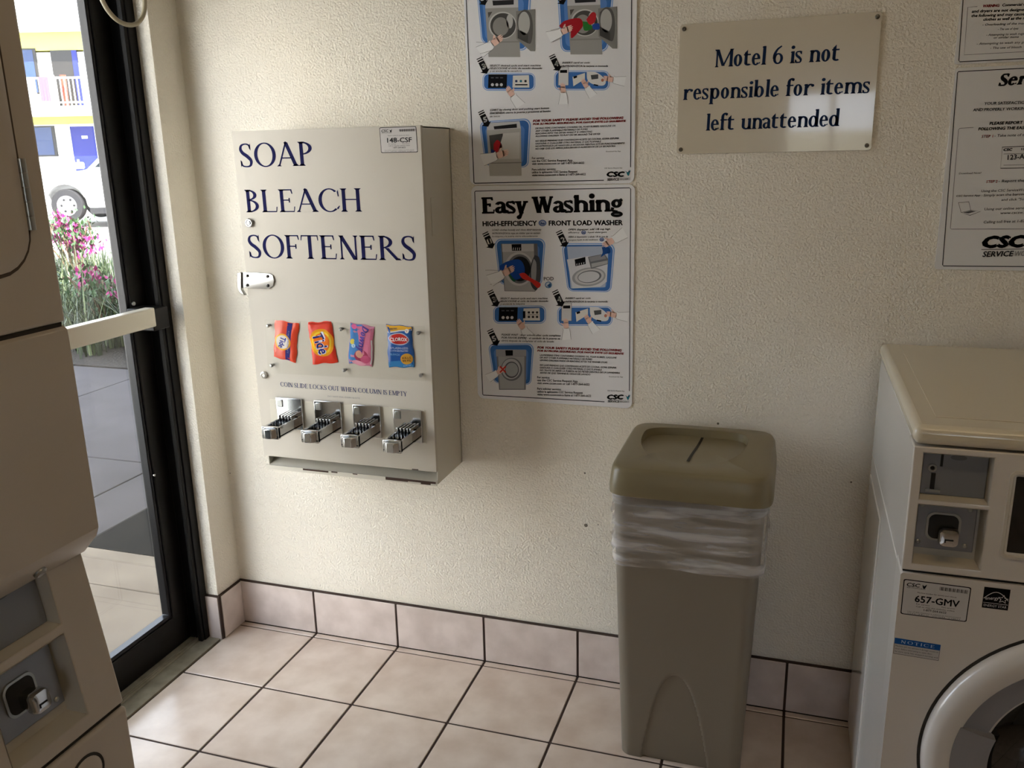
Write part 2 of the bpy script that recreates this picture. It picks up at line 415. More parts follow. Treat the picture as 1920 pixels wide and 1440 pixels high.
def sans(string, bold=0.0, shear=0.0):
    """polygons (verts, faces) and advance of a line in the built-in sans, cap height 1"""
    key = (string, bold, shear)
    if key in _fc: return _fc[key]
    cu = bpy.data.curves.new('t', 'FONT'); cu.body = string; cu.size = 1.0; cu.offset = 0; cu.shear = shear
    cu.resolution_u = 2; cu.fill_mode = 'FRONT' if hasattr(cu, 'fill_mode') else cu.fill_mode
    o = bpy.data.objects.new('t', cu); COL.objects.link(o)
    bpy.context.view_layer.update()
    me = bpy.data.meshes.new_from_object(o.evaluated_get(bpy.context.evaluated_depsgraph_get()))
    v0 = [(v.co.x/.72, v.co.y/.72) for v in me.vertices]; f0 = [tuple(p.vertices) for p in me.polygons]; vs, fs = [], []
    for dx, dy in (((-1, 0), (1, 0), (0, .8), (0, -.8)) if bold else ((0, 0),)):
        k = len(vs); vs += [(x+dx*bold*1.25, y+dy*bold*1.25) for x, y in v0]; fs += [tuple(i+k for i in f) for f in f0]
    bpy.data.objects.remove(o); bpy.data.curves.remove(cu); bpy.data.meshes.remove(me)
    xs = [v[0] for v in vs] or [0, 1]
    _fc[key] = (vs, fs, min(xs), max(xs)); return _fc[key]

INK = {}
def ink(h, rough=.5):
    return mat('ink_'+h.strip('#'), h, .8 if rough == .5 else rough, spec=.12 if rough == .5 else None)
def homography(src, dst):
    A = []
    for (x, y), (u, v) in zip(src, dst):
        A.append([x, y, 1, 0, 0, 0, -u*x, -u*y, -u]); A.append([0, 0, 0, x, y, 1, -v*x, -v*y, -v])
    H = np.linalg.svd(np.array(A, float))[2][-1].reshape(3, 3)
    def f(p):
        w = H @ np.array([p[0], p[1], 1.0]); return (w[0]/w[2], w[1]/w[2])
    return f
class Print:
    """flat printing on a plane: drawing coordinates -> (a, b) on the surface -> world"""
    def __init__(s, h, mp, d0=.0002, step=.00012): s.h = h; s.mp = mp; s.d0 = d0; s.step = step; s.mb = MB()
    def put(s, vs2, fs, col, lay):
        d = s.d0+lay*s.step; fs2 = []
        for f in fs:
            ar = sum(vs2[f[i]][0]*vs2[f[(i+1) % len(f)]][1]-vs2[f[(i+1) % len(f)]][0]*vs2[f[i]][1] for i in range(len(f)))
            fs2.append(f if ar > 0 else tuple(reversed(f)))
        s.mb.add([s.mp(a, b, d) for a, b in vs2], fs2, ink(col))
    def polyl(s, pts, col, lay):
        P = [Vector((a, b, 0)) for a, b in pts]; s.put(pts, tessellate_polygon([P]), col, lay)
    def poly(s, pts, col, lay=1): s.polyl([s.h(p) for p in pts], col, lay)
    def smooth(s, pts, col, lay=1): s.poly(cr(list(pts)+[pts[0]], 6)[:-1], col, lay)
    def rect(s, x0, y0, x1, y1, col, lay=1): s.poly([(x0, y0), (x1, y0), (x1, y1), (x0, y1)], col, lay)
    def ell(s, cx, cy, rx, ry, col, lay=1, rot=0, n=36):
        c, d = math.cos(rot), math.sin(rot)
        s.poly([(cx+rx*math.cos(t)*c-ry*math.sin(t)*d, cy+rx*math.cos(t)*d+ry*math.sin(t)*c) for t in [2*math.pi*k/n for k in range(n)]], col, lay)
    def line(s, pts, w, col, lay=1, closed=False):
        P = list(pts); n = len(P); L = []
        for i in range(n):
            a = P[(i-1) % n] if closed or i > 0 else P[i]; b = P[(i+1) % n] if closed or i < n-1 else P[i]
            t = Vector((b[0]-a[0], b[1]-a[1])); t.normalize(); L.append(((P[i][0]-t.y*w/2, P[i][1]+t.x*w/2), (P[i][0]+t.y*w/2, P[i][1]-t.x*w/2)))
        vs = [s.h(p) for ab in L for p in ab]
        m = n if closed else n-1
        s.put(vs, [(2*i, 2*i+1, 2*((i+1) % n)+1, 2*((i+1) % n)) for i in range(m)], col, lay)
    def rr(s, x0, y0, x1, y1, r, col, lay=1, tx=0):
        P = rrect(x0, x1, y0, y1, r)
        if tx: P = [(x+tx*(y-(y0+y1)/2)/(y1-y0)*((x-(x0+x1)/2)/((x1-x0)/2))*-1, y) for x, y in P]
        s.poly(P, col, lay)
    def text(s, string, p0, p1, cap, col, lay=6, font=None, bold=0.0, shear=0.0, fit=True, track=0.0):
        """baseline from p0 to p1 (drawing coords), capital height cap (drawing units)"""
        A = Vector(s.h(p0)); B = Vector(s.h(p1)); C = Vector(s.h((p0[0], p0[1]-cap))); e = (B-A); w = e.length; e.normalize()
        n = Vector((-e.y, e.x)); ch = abs((C-A).dot(n))
        if font:
            Q, adv = font.text(string, track); x0 = 0; vs = [p for q in Q for p in q]; fs = []; k = 0
            for q in Q: fs.append(tuple(range(k, k+len(q)))); k += len(q)
            vs = [(x+shear*y, y) for x, y in vs]
        else:
            vs, fs, x0, adv = sans(string, bold, shear); adv = adv-x0
        sx = w/adv if fit else ch
        s.put([tuple(A+e*((x-x0)*sx)+n*(y*ch)) for x, y in vs], fs, col, lay)
    def build(s, name, parent): return obj(name, s.mb, parent, smooth=None)
mapY = lambda yp: (lambda a, b, d: (a, yp-d, b))     # plane facing -y
mapX = lambda xp: (lambda a, b, d: (xp+d, a, b))     # plane facing +x (a runs along y)
ident = lambda p: p

# ================================================================== SETTING
T = 0.305; X1 = 0.2934; CV = 0.0268; H_B = 0.155
RX1, RY0, RZ1 = 5.2, -5.0, 2.44        # right wall, rear wall, ceiling
DY0, DY1, DZ = -0.125, -1.15, 2.27     # door opening in the left wall
XO = -0.16                             # outside face of the left wall

mb = MB(); mb.box(XO, RX1+.15, 0, .15, -.05, RZ1, WALL)
struct('wall_back', mb)
mb = MB()
mb.box(XO, 0, DY0, 0, -.05, RZ1, WALL); mb.box(XO, 0, DY1, DY0, DZ, RZ1, WALL); mb.box(XO, 0, RY0, DY1, -.05, RZ1, WALL)
struct('wall_left', mb)
mb = MB(); mb.box(RX1, RX1+.15, RY0, 0, -.05, RZ1, WALL); struct('wall_right', mb)
# rear wall with a window behind the camera
WX0, WX1, WZ0, WZ1 = 1.62, 2.35, .95, 2.02
mb = MB(); holed(mb, lambda a, b, d: (a, d, b), XO, RX1+.15, -.05, RZ1, RY0-.15, RY0, [(WX0, WX1, WZ0, WZ1)], WALL)
struct('wall_rear', mb)
win = tag(obj('window_1', (lambda b: (holed(b, lambda a, c, d: (a, d, c), WX0, WX1, WZ0, WZ1, RY0-.10, RY0-.05, [(WX0+.05, (WX0+WX1)/2-.02, WZ0+.05, WZ1-.05), ((WX0+WX1)/2+.02, WX1-.05, WZ0+.05, WZ1-.05)], ALU), b)[1])(MB())), kind='structure')
b = MB(); b.box(WX0+.05, WX1-.05, RY0-.078, RY0-.072, WZ0+.05, WZ1-.05, GLASS); obj('window_pane', b, win)
mb = MB(); mb.box(XO, RX1+.15, RY0-.15, .15, RZ1, RZ1+.12, CEIL); struct('ceiling', mb)
# the storey above, out of view, put in to shade the walkway
mb = MB(); mb.box(XO, 6, RY0-1.5, 9, RZ1+.12, 4.3, mat('outer_stucco', '#dcd8c4', .9)); struct('wall_upper', mb)
mb = MB(); mb.box(XO, RX1, .15, 9, -.3, RZ1+.12, mat('outer_stucco', '#dcd8c4', .9)); struct('wall_outer', mb)

# added low wall, unseen, cutting the light that enters the rear window
mb = MB(); mb.box(XO, 6, RY0-3.6, RY0-3.4, -.3, 1.75, mat('outer_stucco', '#dcd8c4', .9)); struct('wall_rear_light_block', mb)
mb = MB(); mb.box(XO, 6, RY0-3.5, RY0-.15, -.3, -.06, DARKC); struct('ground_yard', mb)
# unseen soffit over the walkway, added and trimmed to shape the door light
mb = MB(); mb.box(-2.5, XO, -.95, 9, 2.62, 2.80, mat('soffit', '#cfcab8', .9)); struct('ceiling_walkway_shade', mb)

# floor: dark grout bed with ceramic tiles
mb = MB(); mb.box(0, RX1, RY0, 0, -.05, -.0025, GROUT)
g = .0035
xs = [0.0] + [X1+i*T for i in range(18) if X1+i*T < RX1] + [RX1]
ys = [-.009, -.034] + [-CV-(j+1)*T for j in range(17) if -CV-(j+1)*T > RY0] + [RY0]
for i in range(len(xs)-1):
    for j in range(len(ys)-1):
        mb.box(xs[i]+g, xs[i+1]-g, ys[j+1]+(g if j else g*.6), ys[j]-(g if j else g*.6), -.02, 0, TILE)
struct('floor', mb, bevel=.0015, seg=1, smooth=None)
# tiled baseboards
mb = MB(); mb.box(0, RX1, -.008, 0, 0, H_B+.005, GROUT)
xb = [0.0] + xs[1:]
for i in range(len(xb)-1): mb.box(xb[i]+(g if i else .004), xb[i+1]-g, -.0105, -.002, .002, H_B, BTILE)
struct('baseboard_back', mb, bevel=.001, seg=1, smooth=None)
mb = MB(); mb.box(0, .008, DY0, -.011, 0, H_B+.005, GROUT); mb.box(.001, .0105, DY0+.003, -.0125, .002, H_B, BTILE)
mb.box(-.046, .008, DY0-.008, DY0, 0, H_B+.005, GROUT); mb.box(-.045, .003, DY0-.0105, DY0-.001, .002, H_B, BTILE)
mb.box(0, .008, RY0, DY1, 0, H_B+.005, GROUT)
for k in range(13):
    y = DY1-k*T
    if y-T > RY0: mb.box(.001, .0105, y-T+g, y-g, .002, H_B, BTILE)
struct('baseboard_left', mb, bevel=.001, seg=1, smooth=None)
# threshold
mb = MB(); mb.box(-.17, -.002, DY1, DY0-.011, -.05, .004, STEELP)
for k, x in enumerate((-.066, -.075, -.084)): mb.box(x-.0025, x+.0025, DY1, DY0-.02, .004, .009, STEELP)
mb.box(-.15, -.062, DY1, DY0-.02, .003, .007, STEELP)
struct('trim_1', mb, bevel=.001, seg=1)

# glass entrance door
mb = MB(); JX0, JX1 = -.158, -.044
mb.box(JX0, JX1, DY0-.034, DY0-.001, .004, DZ-.002, BRONZE); mb.box(JX0, JX1, DY1+.001, DY1+.042, .004, DZ-.002, BRONZE); mb.box(JX0, JX1, DY1+.04, DY0-.04, DZ-.05, DZ-.001, BRONZE)
mb.box(JX1-.020, JX1-.004, DY0-.046, DY0-.034, .004, DZ-.05, BRONZE)
door = tag(obj('door_1', mb, bevel=.002, seg=2), kind='structure')
LX0, LX1 = -.138, -.096; ly0, ly1 = DY1+.046, DY0-.037       # leaf
GY0, GY1, GZ0, GZ1 = ly0+.085, ly1-.072, .122, DZ-.15
mb = MB(); holed(mb, lambda a, b, d: (d, a, b), ly0, ly1, .012, DZ-.055, LX0, LX1, [(GY0, GY1, GZ0, GZ1)], BRONZE)
obj('door_leaf', mb, door, bevel=.004, seg=3)
mb = MB(); holed(mb, lambda a, b, d: (d, a, b), GY0, GY1, GZ0, GZ1, LX0+.006, LX1-.006, [(GY0+.011, GY1-.011, GZ0+.012, GZ1-.012)], BRONZE2)
obj('glazing_bead', mb, door, bevel=.003, seg=2)
mb = MB(); mb.box(-.121, -.115, GY0+.01, GY1-.01, GZ0+.01, GZ1-.01, GLASS); tag(obj('glass_pane', mb, door), 'clear glass pane')
mb = MB(); by0, by1 = ly0+.05, -.250
mb.box(-.032, .002, by0, by1, 1.100, 1.156, ALU)
pb = tag(obj('push_bar', mb, door, bevel=.004, seg=3), 'off-white push bar across the door')
mb = MB()
for y in (by0-.02, by1+.03): mb.box(LX1, -.006, y-.034, y+.034, 1.085, 1.150, BRONZE)
obj('bar_bracket', mb, pb, bevel=.003)
mb = MB(); mb.cyl((LX1, -.225, 1.16), (LX1+.004, -.225, 1.16), .006, DCHROME); mb.cyl((LX1, -.235, .62), (LX1+.003, -.235, .62), .004, DCHROME)
obj('door_screw', mb, door)

# ------------------------------------------------------------------ outside ground
FD = Vector((-.3118, .9501, 0)); RD = Vector((.9501, .3118, 0))   # away from and across the car park
mb = MB(); mb.box(-1.09, XO, -1.6, .086, -.3, -.012, CONC); mb.box(-1.07, XO, .092, .35, -.3, -.012, CONC)
mb.box(-3.9, -1.098, -1.6, .35, -.3, -.013, CONC)
struct('ground_landing', mb, bevel=.004, seg=1)
mb = MB(); mb.box(-1.066, XO, .354, 1.9, -.3, -.014, DARKC); struct('ground_dark_patch', mb)  # ground here is darker than the landing and walkway
mb = MB()
for x0, x1 in ((-1.42, -1.072), (-2.95, -1.428), (-4.5, -2.956), (-6.0, -4.506)):
    for y0, y1 in ((.356, 1.286), (1.294, 3.06)):
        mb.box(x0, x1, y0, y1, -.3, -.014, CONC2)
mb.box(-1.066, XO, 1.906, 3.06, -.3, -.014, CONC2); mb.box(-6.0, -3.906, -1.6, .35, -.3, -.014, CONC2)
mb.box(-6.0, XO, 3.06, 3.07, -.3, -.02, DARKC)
struct('ground_walkway', mb, bevel=.004, seg=1)
SOIL = mat('soil', '#15110e', .95, vary=(25, '#2e261f', .8), bump=(40, .6, .02))
mb = MB(); mb.box(-7.4, XO, 3.07, 6.6, -.3, -.005, SOIL); struct('ground_planter', mb)
ASPH = mat('sunny_asphalt', '#8d8a86', .9, vary=(2, '#77756f', .6))
mb = MB(); prof = [(4.2, -.02), (8.8, .02), (18.8, .31), (29.5, .88), (60, 1.2)]
for (f0, z0), (f1, z1) in zip(prof, prof[1:]):
    ps = [FD*f0+RD*-60+Vector((0, 0, z0)), FD*f0+RD*30+Vector((0, 0, z0)), FD*f1+RD*30+Vector((0, 0, z1)), FD*f1+RD*-60+Vector((0, 0, z1))]
    mb.add([p-Vector((0,0,.1)) for p in ps], [(0, 1, 2, 3)], ASPH)
DRV = mat('bounce_drive', '#d0ccc2', .9, vary=(1.5, '#c2bdb2', .6)); mb.box(-60, -6.0, -40, 3.0, -.35, -.06, DRV); mb.box(-6.0, XO-.01, -40, -1.6, -.35, -.06, DRV)  # unseen side drive, made pale to bounce sunlight into the room
struct('ground_car_park', mb, smooth=None)

mb = MB(); mb.box(-9.5, -8.2, -40, -4.5, -.3, 6.5, mat('reflector_stucco', '#f0eee6', .9)); struct('wall_side_reflector', mb)  # added white wall, unseen, reflecting sunlight through the door onto the back wall

# ------------------------------------------------------------------ motel wing across the car park
BO = RD*-14 + FD*29
def bw(s, z, d): return BO + RD*s + FD*(-d) + Vector((0, 0, z))
def bbox(mb, s0, s1, z0, z1, d0, d1, m):
    vs = [bw(s, z, d) for s in (s0, s1) for z in (z0, z1) for d in (d0, d1)]
    mb.add(vs, [(0,1,3,2), (4,6,7,5), (0,4,5,1), (2,3,7,6), (0,2,6,4), (1,5,7,3)], m)
YEL = mat('pale_yellow_stucco', '#d4d270', .9); WHT = mat('white_stucco', '#e2e2dc', .9); BLUED = mat('blue_door_paint', '#1a2478', .5); DRKW = mat('dark_room', '#211e1a', .4); WINB = mat('window_blue', '#27385e', .2)
bld = thing('balcony_building', bw(0, .8, 0), 'two storey white and pale yellow building with blue doors across the car park', 'building')
mb = MB(); bbox(mb, -14, 14, .5, 3.05, -8, 0, WHT); bbox(mb, -14, 14, 3.45, 5.3, -8, 0, WHT); obj('facade_wall', mb, bld, smooth=None)
mb = MB(); bbox(mb, -14, 14, 2.92, 3.20, -8, .02, YEL); bbox(mb, -14, 14, 5.36, 5.95, -8, .02, YEL); tag(obj('yellow_band', mb, bld, smooth=None), 'pale yellow band')
mb = MB(); bbox(mb, -14, 14, 3.18, 3.46, -8, 1.25, WHT); obj('balcony_slab', mb, bld, smooth=None)
mb = MB(); bbox(mb, -14.3, 14.3, 5.95, 7.6, -8.3, .9, WHT); obj('roof', mb, bld, smooth=None)
rail = MB(); bbox(rail, -14, 14, 4.33, 4.39, 1.14, 1.20, WHT); bbox(rail, -14, 14, 3.55, 3.60, 1.15, 1.19, WHT)
for k in range(196): bbox(rail, -14+k*.143, -14+k*.143+.03, 3.46, 4.35, 1.155, 1.185, WHT)
obj('balcony_railing', rail, bld, smooth=None)
for k in range(-3, 4):
    o = k*3.9
    m1 = MB(); bbox(m1, o-.42, o+.43, .88, 2.84, 0, .04, BLUED); d = tag(obj('room_door', m1, bld, smooth=None), 'blue door')
    m2 = MB(); bbox(m2, o-.05, o+.16, 2.42, 2.52, .04, .05, WHT); obj('number_plate', m2, d, smooth=None)
    m3 = MB(); bbox(m3, o-.33, o-.24, 1.42, 1.72, .04, .06, DCHROME); m3.cyl(bw(o-.29, 1.57, .04), bw(o-.29, 1.57, .10), .03, DCHROME); obj('door_handle', m3, d)
    m1 = MB(); bbox(m1, o-.50, o-.42, .88, 2.92, 0, .06, WHT); bbox(m1, o+.43, o+.51, .88, 2.92, 0, .06, WHT); bbox(m1, o-.5, o+.51, 2.84, 2.92, 0, .06, WHT); obj('door_frame', m1, bld, smooth=None)
    m1 = MB(); bbox(m1, o-.72, o+.19, 3.47, 5.36, -.05, .04, DRKW); d = tag(obj('room_door', m1, bld, smooth=None), 'open doorway, dark inside' if k == 0 else 'dark doorway')
    m2 = MB(); bbox(m2, o+.02, o+.19, 3.47, 5.34, .04, .07, BLUED); obj('door_edge', m2, d, smooth=None)
    for za, zb, sa, sb in ((1.84, 2.88, -1.85, -.98), (3.95, 5.44, -2.2, -1.22)):
        m1 = MB(); bbox(m1, o+sa, o+sb, za, zb, 0, .05, DRKW); f = obj('window', m1, bld, smooth=None)
        m2 = MB(); bbox(m2, o+sa+.05, o+sb-.1, za+.05, zb-.05, .05, .055, WINB); obj('pane', m2, f, smooth=None)
# things on the balcony in front of the open doorway
TOW = mat('pink_cloth', '#b8486e', .9)
def cloth(name, s0, s1, z0, z1, m, label, group=None):
    mb = MB(); vs = []; n = 10
    for i in range(n+1):
        for j in range(7):
            vs.append(bw(s0+(s1-s0)*i/n, z1-(z1-z0)*j/6, 1.215+.012*math.sin(i*1.9)*(j/6)))
    mb.add(vs, [(i*7+j, (i+1)*7+j, (i+1)*7+j+1, i*7+j+1) for i in range(n) for j in range(6)], m)
    mb.add([bw(s0, z1, 1.215), bw(s1, z1, 1.215), bw(s1, z1+.012, 1.13), bw(s0, z1+.012, 1.13)], [(0, 1, 2, 3)], m)
    return tag(obj(name, mb), label, 'towel', group)
cloth('towel', -.66, -.34, 3.62, 4.39, TOW, 'pink towel hanging over the white balcony railing')
cloth('towel', -1.35, -.85, 3.6, 4.385, mat('white_cloth', '#e8e8ea', .9), 'white towel on the balcony railing, left of the pink towel')
def basket(s, c, w, label, cat, name):
    p = bw(s, 3.46, .8); mb = MB()
    mb.revolve([(0, 0), (w*.8, 0), (w, .95), (w*1.08, 1.02), (w*.95, 1.02), (w*.9, .9), (0, .88)], p, (0, 0, 1), c, 20)
    tag(obj(name, mb), label, cat)
basket(-.03, mat('red_plastic', '#b83a28', .5), .09, 'red bin on the balcony before the dark open doorway', 'bin', 'bin')
basket(-.42, WHT, .09, 'white bin on the balcony beside the red bin', 'bin', 'bin')

# ------------------------------------------------------------------ parked white car
CP = RD*-8.87 + FD*16.85           # ground point below the front wheel's hub, near side
CZ = .31
def cw(l, z, d): return CP + RD*l + FD*d + Vector((0, 0, CZ+z))   # l runs to the rear, d away from us
WPAINT = mat('white_car_paint', '#e6e6e4', .25, coat=.6); TYRE = mat('tyre', '#1c1c1e', .8); CGL = mat('car_glass', '#0c1418', .15, spec=.25)
car = thing('car', cw(0, 0, .9), 'white car parked side on beyond the flower bed', 'car')
def arch(c, r, n=12): return [(c-r*math.cos(math.pi*k/n), .36+r*math.sin(math.pi*k/n)) for k in range(n+1)]
side = [(-.86, .42)] + arch(0, .46) + [(.5, .30), (2.25, .30)] + arch(2.75, .46) + [(3.75, .42), (3.8, 1.0), (3.6, 1.14), (.60, 1.14), (.42, 1.11), (-.72, .98), (-.9, .78)]
b = MB(); b.prism([cw(l, z, 0) for l, z in side], FD*1.8, WPAINT); obj('car_body', b, car, bevel=.04, seg=3, angle=50)
b = MB(); cab = [(.46, 1.08), (1.15, 1.72), (3.2, 1.74), (3.68, 1.10)]
r0 = [cw(l, z, .04 if z < 1.3 else .22) for l, z in cab]; r1 = [cw(l, z, 1.76 if z < 1.3 else 1.58) for l, z in cab]
b.loft([r0, r1], WPAINT); obj('cabin', b, car, bevel=.04, seg=2)
b = MB()
for pts in ([(.72, 1.18), (1.22, 1.64), (2.1, 1.65), (2.1, 1.18)], [(2.18, 1.18), (2.18, 1.64), (3.08, 1.64), (3.42, 1.16)]):
    dd = lambda z: .04+(z-1.08)/.66*.18-.012
    b.prism([cw(l, z, dd(z)) for l, z in pts], FD*.01, CGL)
b.prism([cw(.53, 1.14, .12), cw(.53, 1.14, 1.68), cw(1.10, 1.66, 1.5), cw(1.10, 1.66, .30)], RD*-.03, CGL)
obj('car_window', b, car)
b = MB(); b.box(-.09, .09, -.07, .07, -.07, .07, WPAINT); b.v = [tuple(cw(.48+v[0], 1.22+v[2], -.13+v[1])) for v in b.v]; obj('wing_mirror', b, car, bevel=.03, seg=3)
b = MB(); b.prism([cw(l, z, .02) for l, z in ((.5, .30), (2.25, .30), (2.25, .17), (.5, .17))], FD*.1, TYRE); obj('sill', b, car)
for l in (0, 2.75):
    for d in (.02, 1.56):
        w = MB(); c = cw(l, .36, d); w.revolve([(.22, 0), (.34, 0), (.36, .03), (.36, .19), (.34, .22), (.22, .22)], c, FD, TYRE, 40)
        wo_ = obj('wheel', w, car)
        h = MB(); s0 = .02 if d < 1 else .2; h.revolve([(0, s0+.02), (.07, s0), (.08, s0+.02), (.20, s0+.04), (.225, s0-.01), (.225, s0+.05), (0, s0+.06)], c, FD, mat('rim_white', '#cfcfce', .3, .3), 40)
        for k in range(6):
            a = k*math.pi/3; q = c+FD*(s0+.022)+RD*math.cos(a)*.14+Vector((0, 0, math.sin(a)*.14)); h.cyl(q-FD*.004, q+FD*.02, .028, TYRE, seg=12)
        tag(obj('hubcap', h, wo_), 'pale hubcap')

# ------------------------------------------------------------------ plants in the bed
GR = [mat('blade_green', '#33441f', .5), mat('blade_dark', '#1f2e17', .5), mat('blade_pale', '#5f6a44', .5)]
rnd = random.Random(3); b = MB()
def blade(b, x, y, z0, h, ang, lean, w, m):
    dx, dy = math.cos(ang), math.sin(ang); px, py = -dy, dx; vs = []; n = 5
    for i in range(n+1):
        t = i/n; o = lean*t*t; z = z0+h*(t-.28*t*t*lean/h if lean > h*.4 else t); ww = w*(1-t*.95)
        vs += [(x+dx*o+px*ww, y+dy*o+py*ww, z), (x+dx*o-px*ww, y+dy*o-py*ww, z)]
    b.add(vs, [(2*i, 2*i+1, 2*i+3, 2*i+2) for i in range(n)], m)
for k in range(420):
    cx, cy = rnd.uniform(-6.6, -2.3), 3.35+2.9*rnd.random()**.8
    for j in range(24):
        blade(b, cx+rnd.gauss(0, .06), cy+rnd.gauss(0, .06), -.01, rnd.uniform(.35, .8), rnd.uniform(0, 6.28), rnd.uniform(.1, .55), rnd.uniform(.006, .013), GR[rnd.choice((0, 0, 1, 1, 2))])
tag(obj('grass', b, smooth=None), 'long strappy green and pale striped grass filling the planting bed outside the door', 'grass', kind='stuff')
def flower_bush(x, y, zt, w, nf, label):
    t = thing('flower_bush', (x, y, 0), label, 'bush', None); s = MB(); lf = MB(); fl = MB(); tips = []
    for k in range(16):
        a = rnd.uniform(0, 6.28); r = w*rnd.uniform(.2, 1); P = [(x, y, -.01), (x+math.cos(a)*r*.3, y+math.sin(a)*r*.3, zt*.5), (x+math.cos(a)*r*.8, y+math.sin(a)*r*.8, zt*rnd.uniform(.75, 1)), (x+math.cos(a)*r, y+math.sin(a)*r, zt*rnd.uniform(.7, 1))]
        P = cr(P, 5); s.tube(P, .008, mat('stem_brown', '#5a4a38', .8), 5); tips += P[8:]
    LG = mat('leaf_green', '#2f4a26', .5); MG = mat('magenta_bract', '#96206a', .6)
    def leafq(b, p, sz, m):
        q = Vector((rnd.gauss(0, 1), rnd.gauss(0, 1), rnd.gauss(0, 1))).to_track_quat('Z', 'Y'); p = Vector(p)
        b.add([p+q @ Vector(v) for v in ((0, -sz, 0), (sz*.55, -.2*sz, sz*.12), (0, sz, 0), (-sz*.55, -.2*sz, sz*.12))], [(0, 1, 2), (0, 2, 3)], m)
    for k in range(420):
        p = rnd.choice(tips); leafq(lf, [p[i]+rnd.gauss(0, .06) for i in range(3)], rnd.uniform(.02, .04), LG)
    cl = [rnd.choice(tips) for _ in range(nf)]
    for c in cl:
        fl = MB()
        for j in range(34): leafq(fl, [c[i]+rnd.gauss(0, .055) for i in range(3)], rnd.uniform(.02, .034), MG)
        tag(obj('flower_cluster', fl, t, smooth=None), 'magenta flowers', kind='stuff')
    obj('stem', s, t); tag(obj('foliage', lf, t, smooth=None), 'green leaves', kind='stuff')
flower_bush(-5.47, 4.98, .98, .30, 12, 'magenta flowering bush rising above the grass beside the white car\'s wheel')
flower_bush(-4.0, 3.75, .62, .30, 5, 'low bush with a few pink flowers in the near left of the grass')

# ================================================================== SOAP VENDING MACHINE
VX0, VX1, VZ0, VZ1, VD = .292, .850, .668, 1.642, .203
VM = thing('vending_machine', ((VX0+VX1)/2, 0, VZ0), 'white wall-hung soap and bleach vending machine with four chrome coin slides', 'vending machine')
t_ = .004
b = MB()
b.box(VX0+.002, VX0+.002+t_, -VD+.014, -.001, VZ0, VZ1-.002, VSIDE); b.box(VX1-.002-t_, VX1-.002, -VD+.014, -.001, VZ0, VZ1-.002, VSIDE)
b.box(VX0+.002, VX1-.002, -VD+.014, -.001, VZ1-.006, VZ1-.002, VSIDE); b.box(VX0+.002, VX1-.002, -.006, -.001, VZ0, VZ1-.002, VSIDE)
# raised pressing on the right side, two blank plates
b.box(VX1-.002, VX1-.0008, -.155, -.105, 1.36, 1.46, VSIDE)
cab = obj('cabinet', b, VM, bevel=.0012, seg=1)
b = MB()
b.prism([(VX0+.006, -VD+.004, VZ0), (VX0+.006, -VD+.004, VZ0+.004), (VX0+.006, -.03, VZ0+.085), (VX0+.006, -.03, VZ0+.081)], (VX1-VX0-.012, 0, 0), VSIDE)
b.box(VX0+.002, VX1-.002, -VD+.001, -VD+.005, VZ0-.001, VZ0+.012, VSIDE)
# worn edge: bare rusty metal where paint has gone
rust = mat('rusty_wear', '#3b2418', .8)
for x0, x1, z0, z1 in ((.42, .505, .0065, .0115), (.515, .535, .008, .0115), (.585, .60, .009, .0116), (.69, .76, .003, .0115), (.76, .846, .005, .0113), (.80, .83, .0005, .006)):
    b.box(x0, x1, -VD+.0004, -VD+.002, VZ0+z0, VZ0+z1, rust)
obj('delivery_tray', b, VM)
b = MB(); FB = VZ0+.041
b.box(VX0, VX1, -VD, -VD+.0135, FB, VZ1, VBODY)
b.box(VX1-.075, VX1-.055, -VD-.0003, -VD+.001, FB+.0005, FB+.004, rust)
panel = obj('front_panel', b, VM, bevel=.0015, seg=2)
hv = homography([(435, 242), (793, 236.5), (816, 881), (497, 857)], [(VX0, VZ1), (VX1, VZ1), (VX1, FB), (VX0, FB)])
k5 = lambda p: (420+p[0]*.29169, 500+p[1]*.29169)      # close-up study -> face drawing
k4 = lambda p: (420+p[0]*.23958, 220+p[1]*.23958)
P = Print(hv, mapY(-VD))
trj = Serif(st=.14, th=.05, so=.06, sh=.028, br=.05)
P.text('SOAP', (453, 311.5), (595, 310), 45.5, '#17194a', 1, trj, track=.03)
P.text('BLEACH', (463.5, 398), (683, 398.5), 43, '#17194a', 1, trj, track=.04)
P.text('SOFTENERS', (469.5, 485), (785, 491), 44, '#17194a', 1, trj, track=.03)
P.text('COIN SLIDE LOCKS OUT WHEN COLUMN IS EMPTY', k5((370, 779)), k5((1178, 832)), 8.2, '#2c3a6a', 1, Serif(st=.15, th=.06, so=.06, sh=.05), track=.05)
P.text('DO NOT FILL COIN SLOTS', k5((675, 842)), k5((880, 853)), 2.6, '#8a8a90', 1)
P.build('lettering', panel)
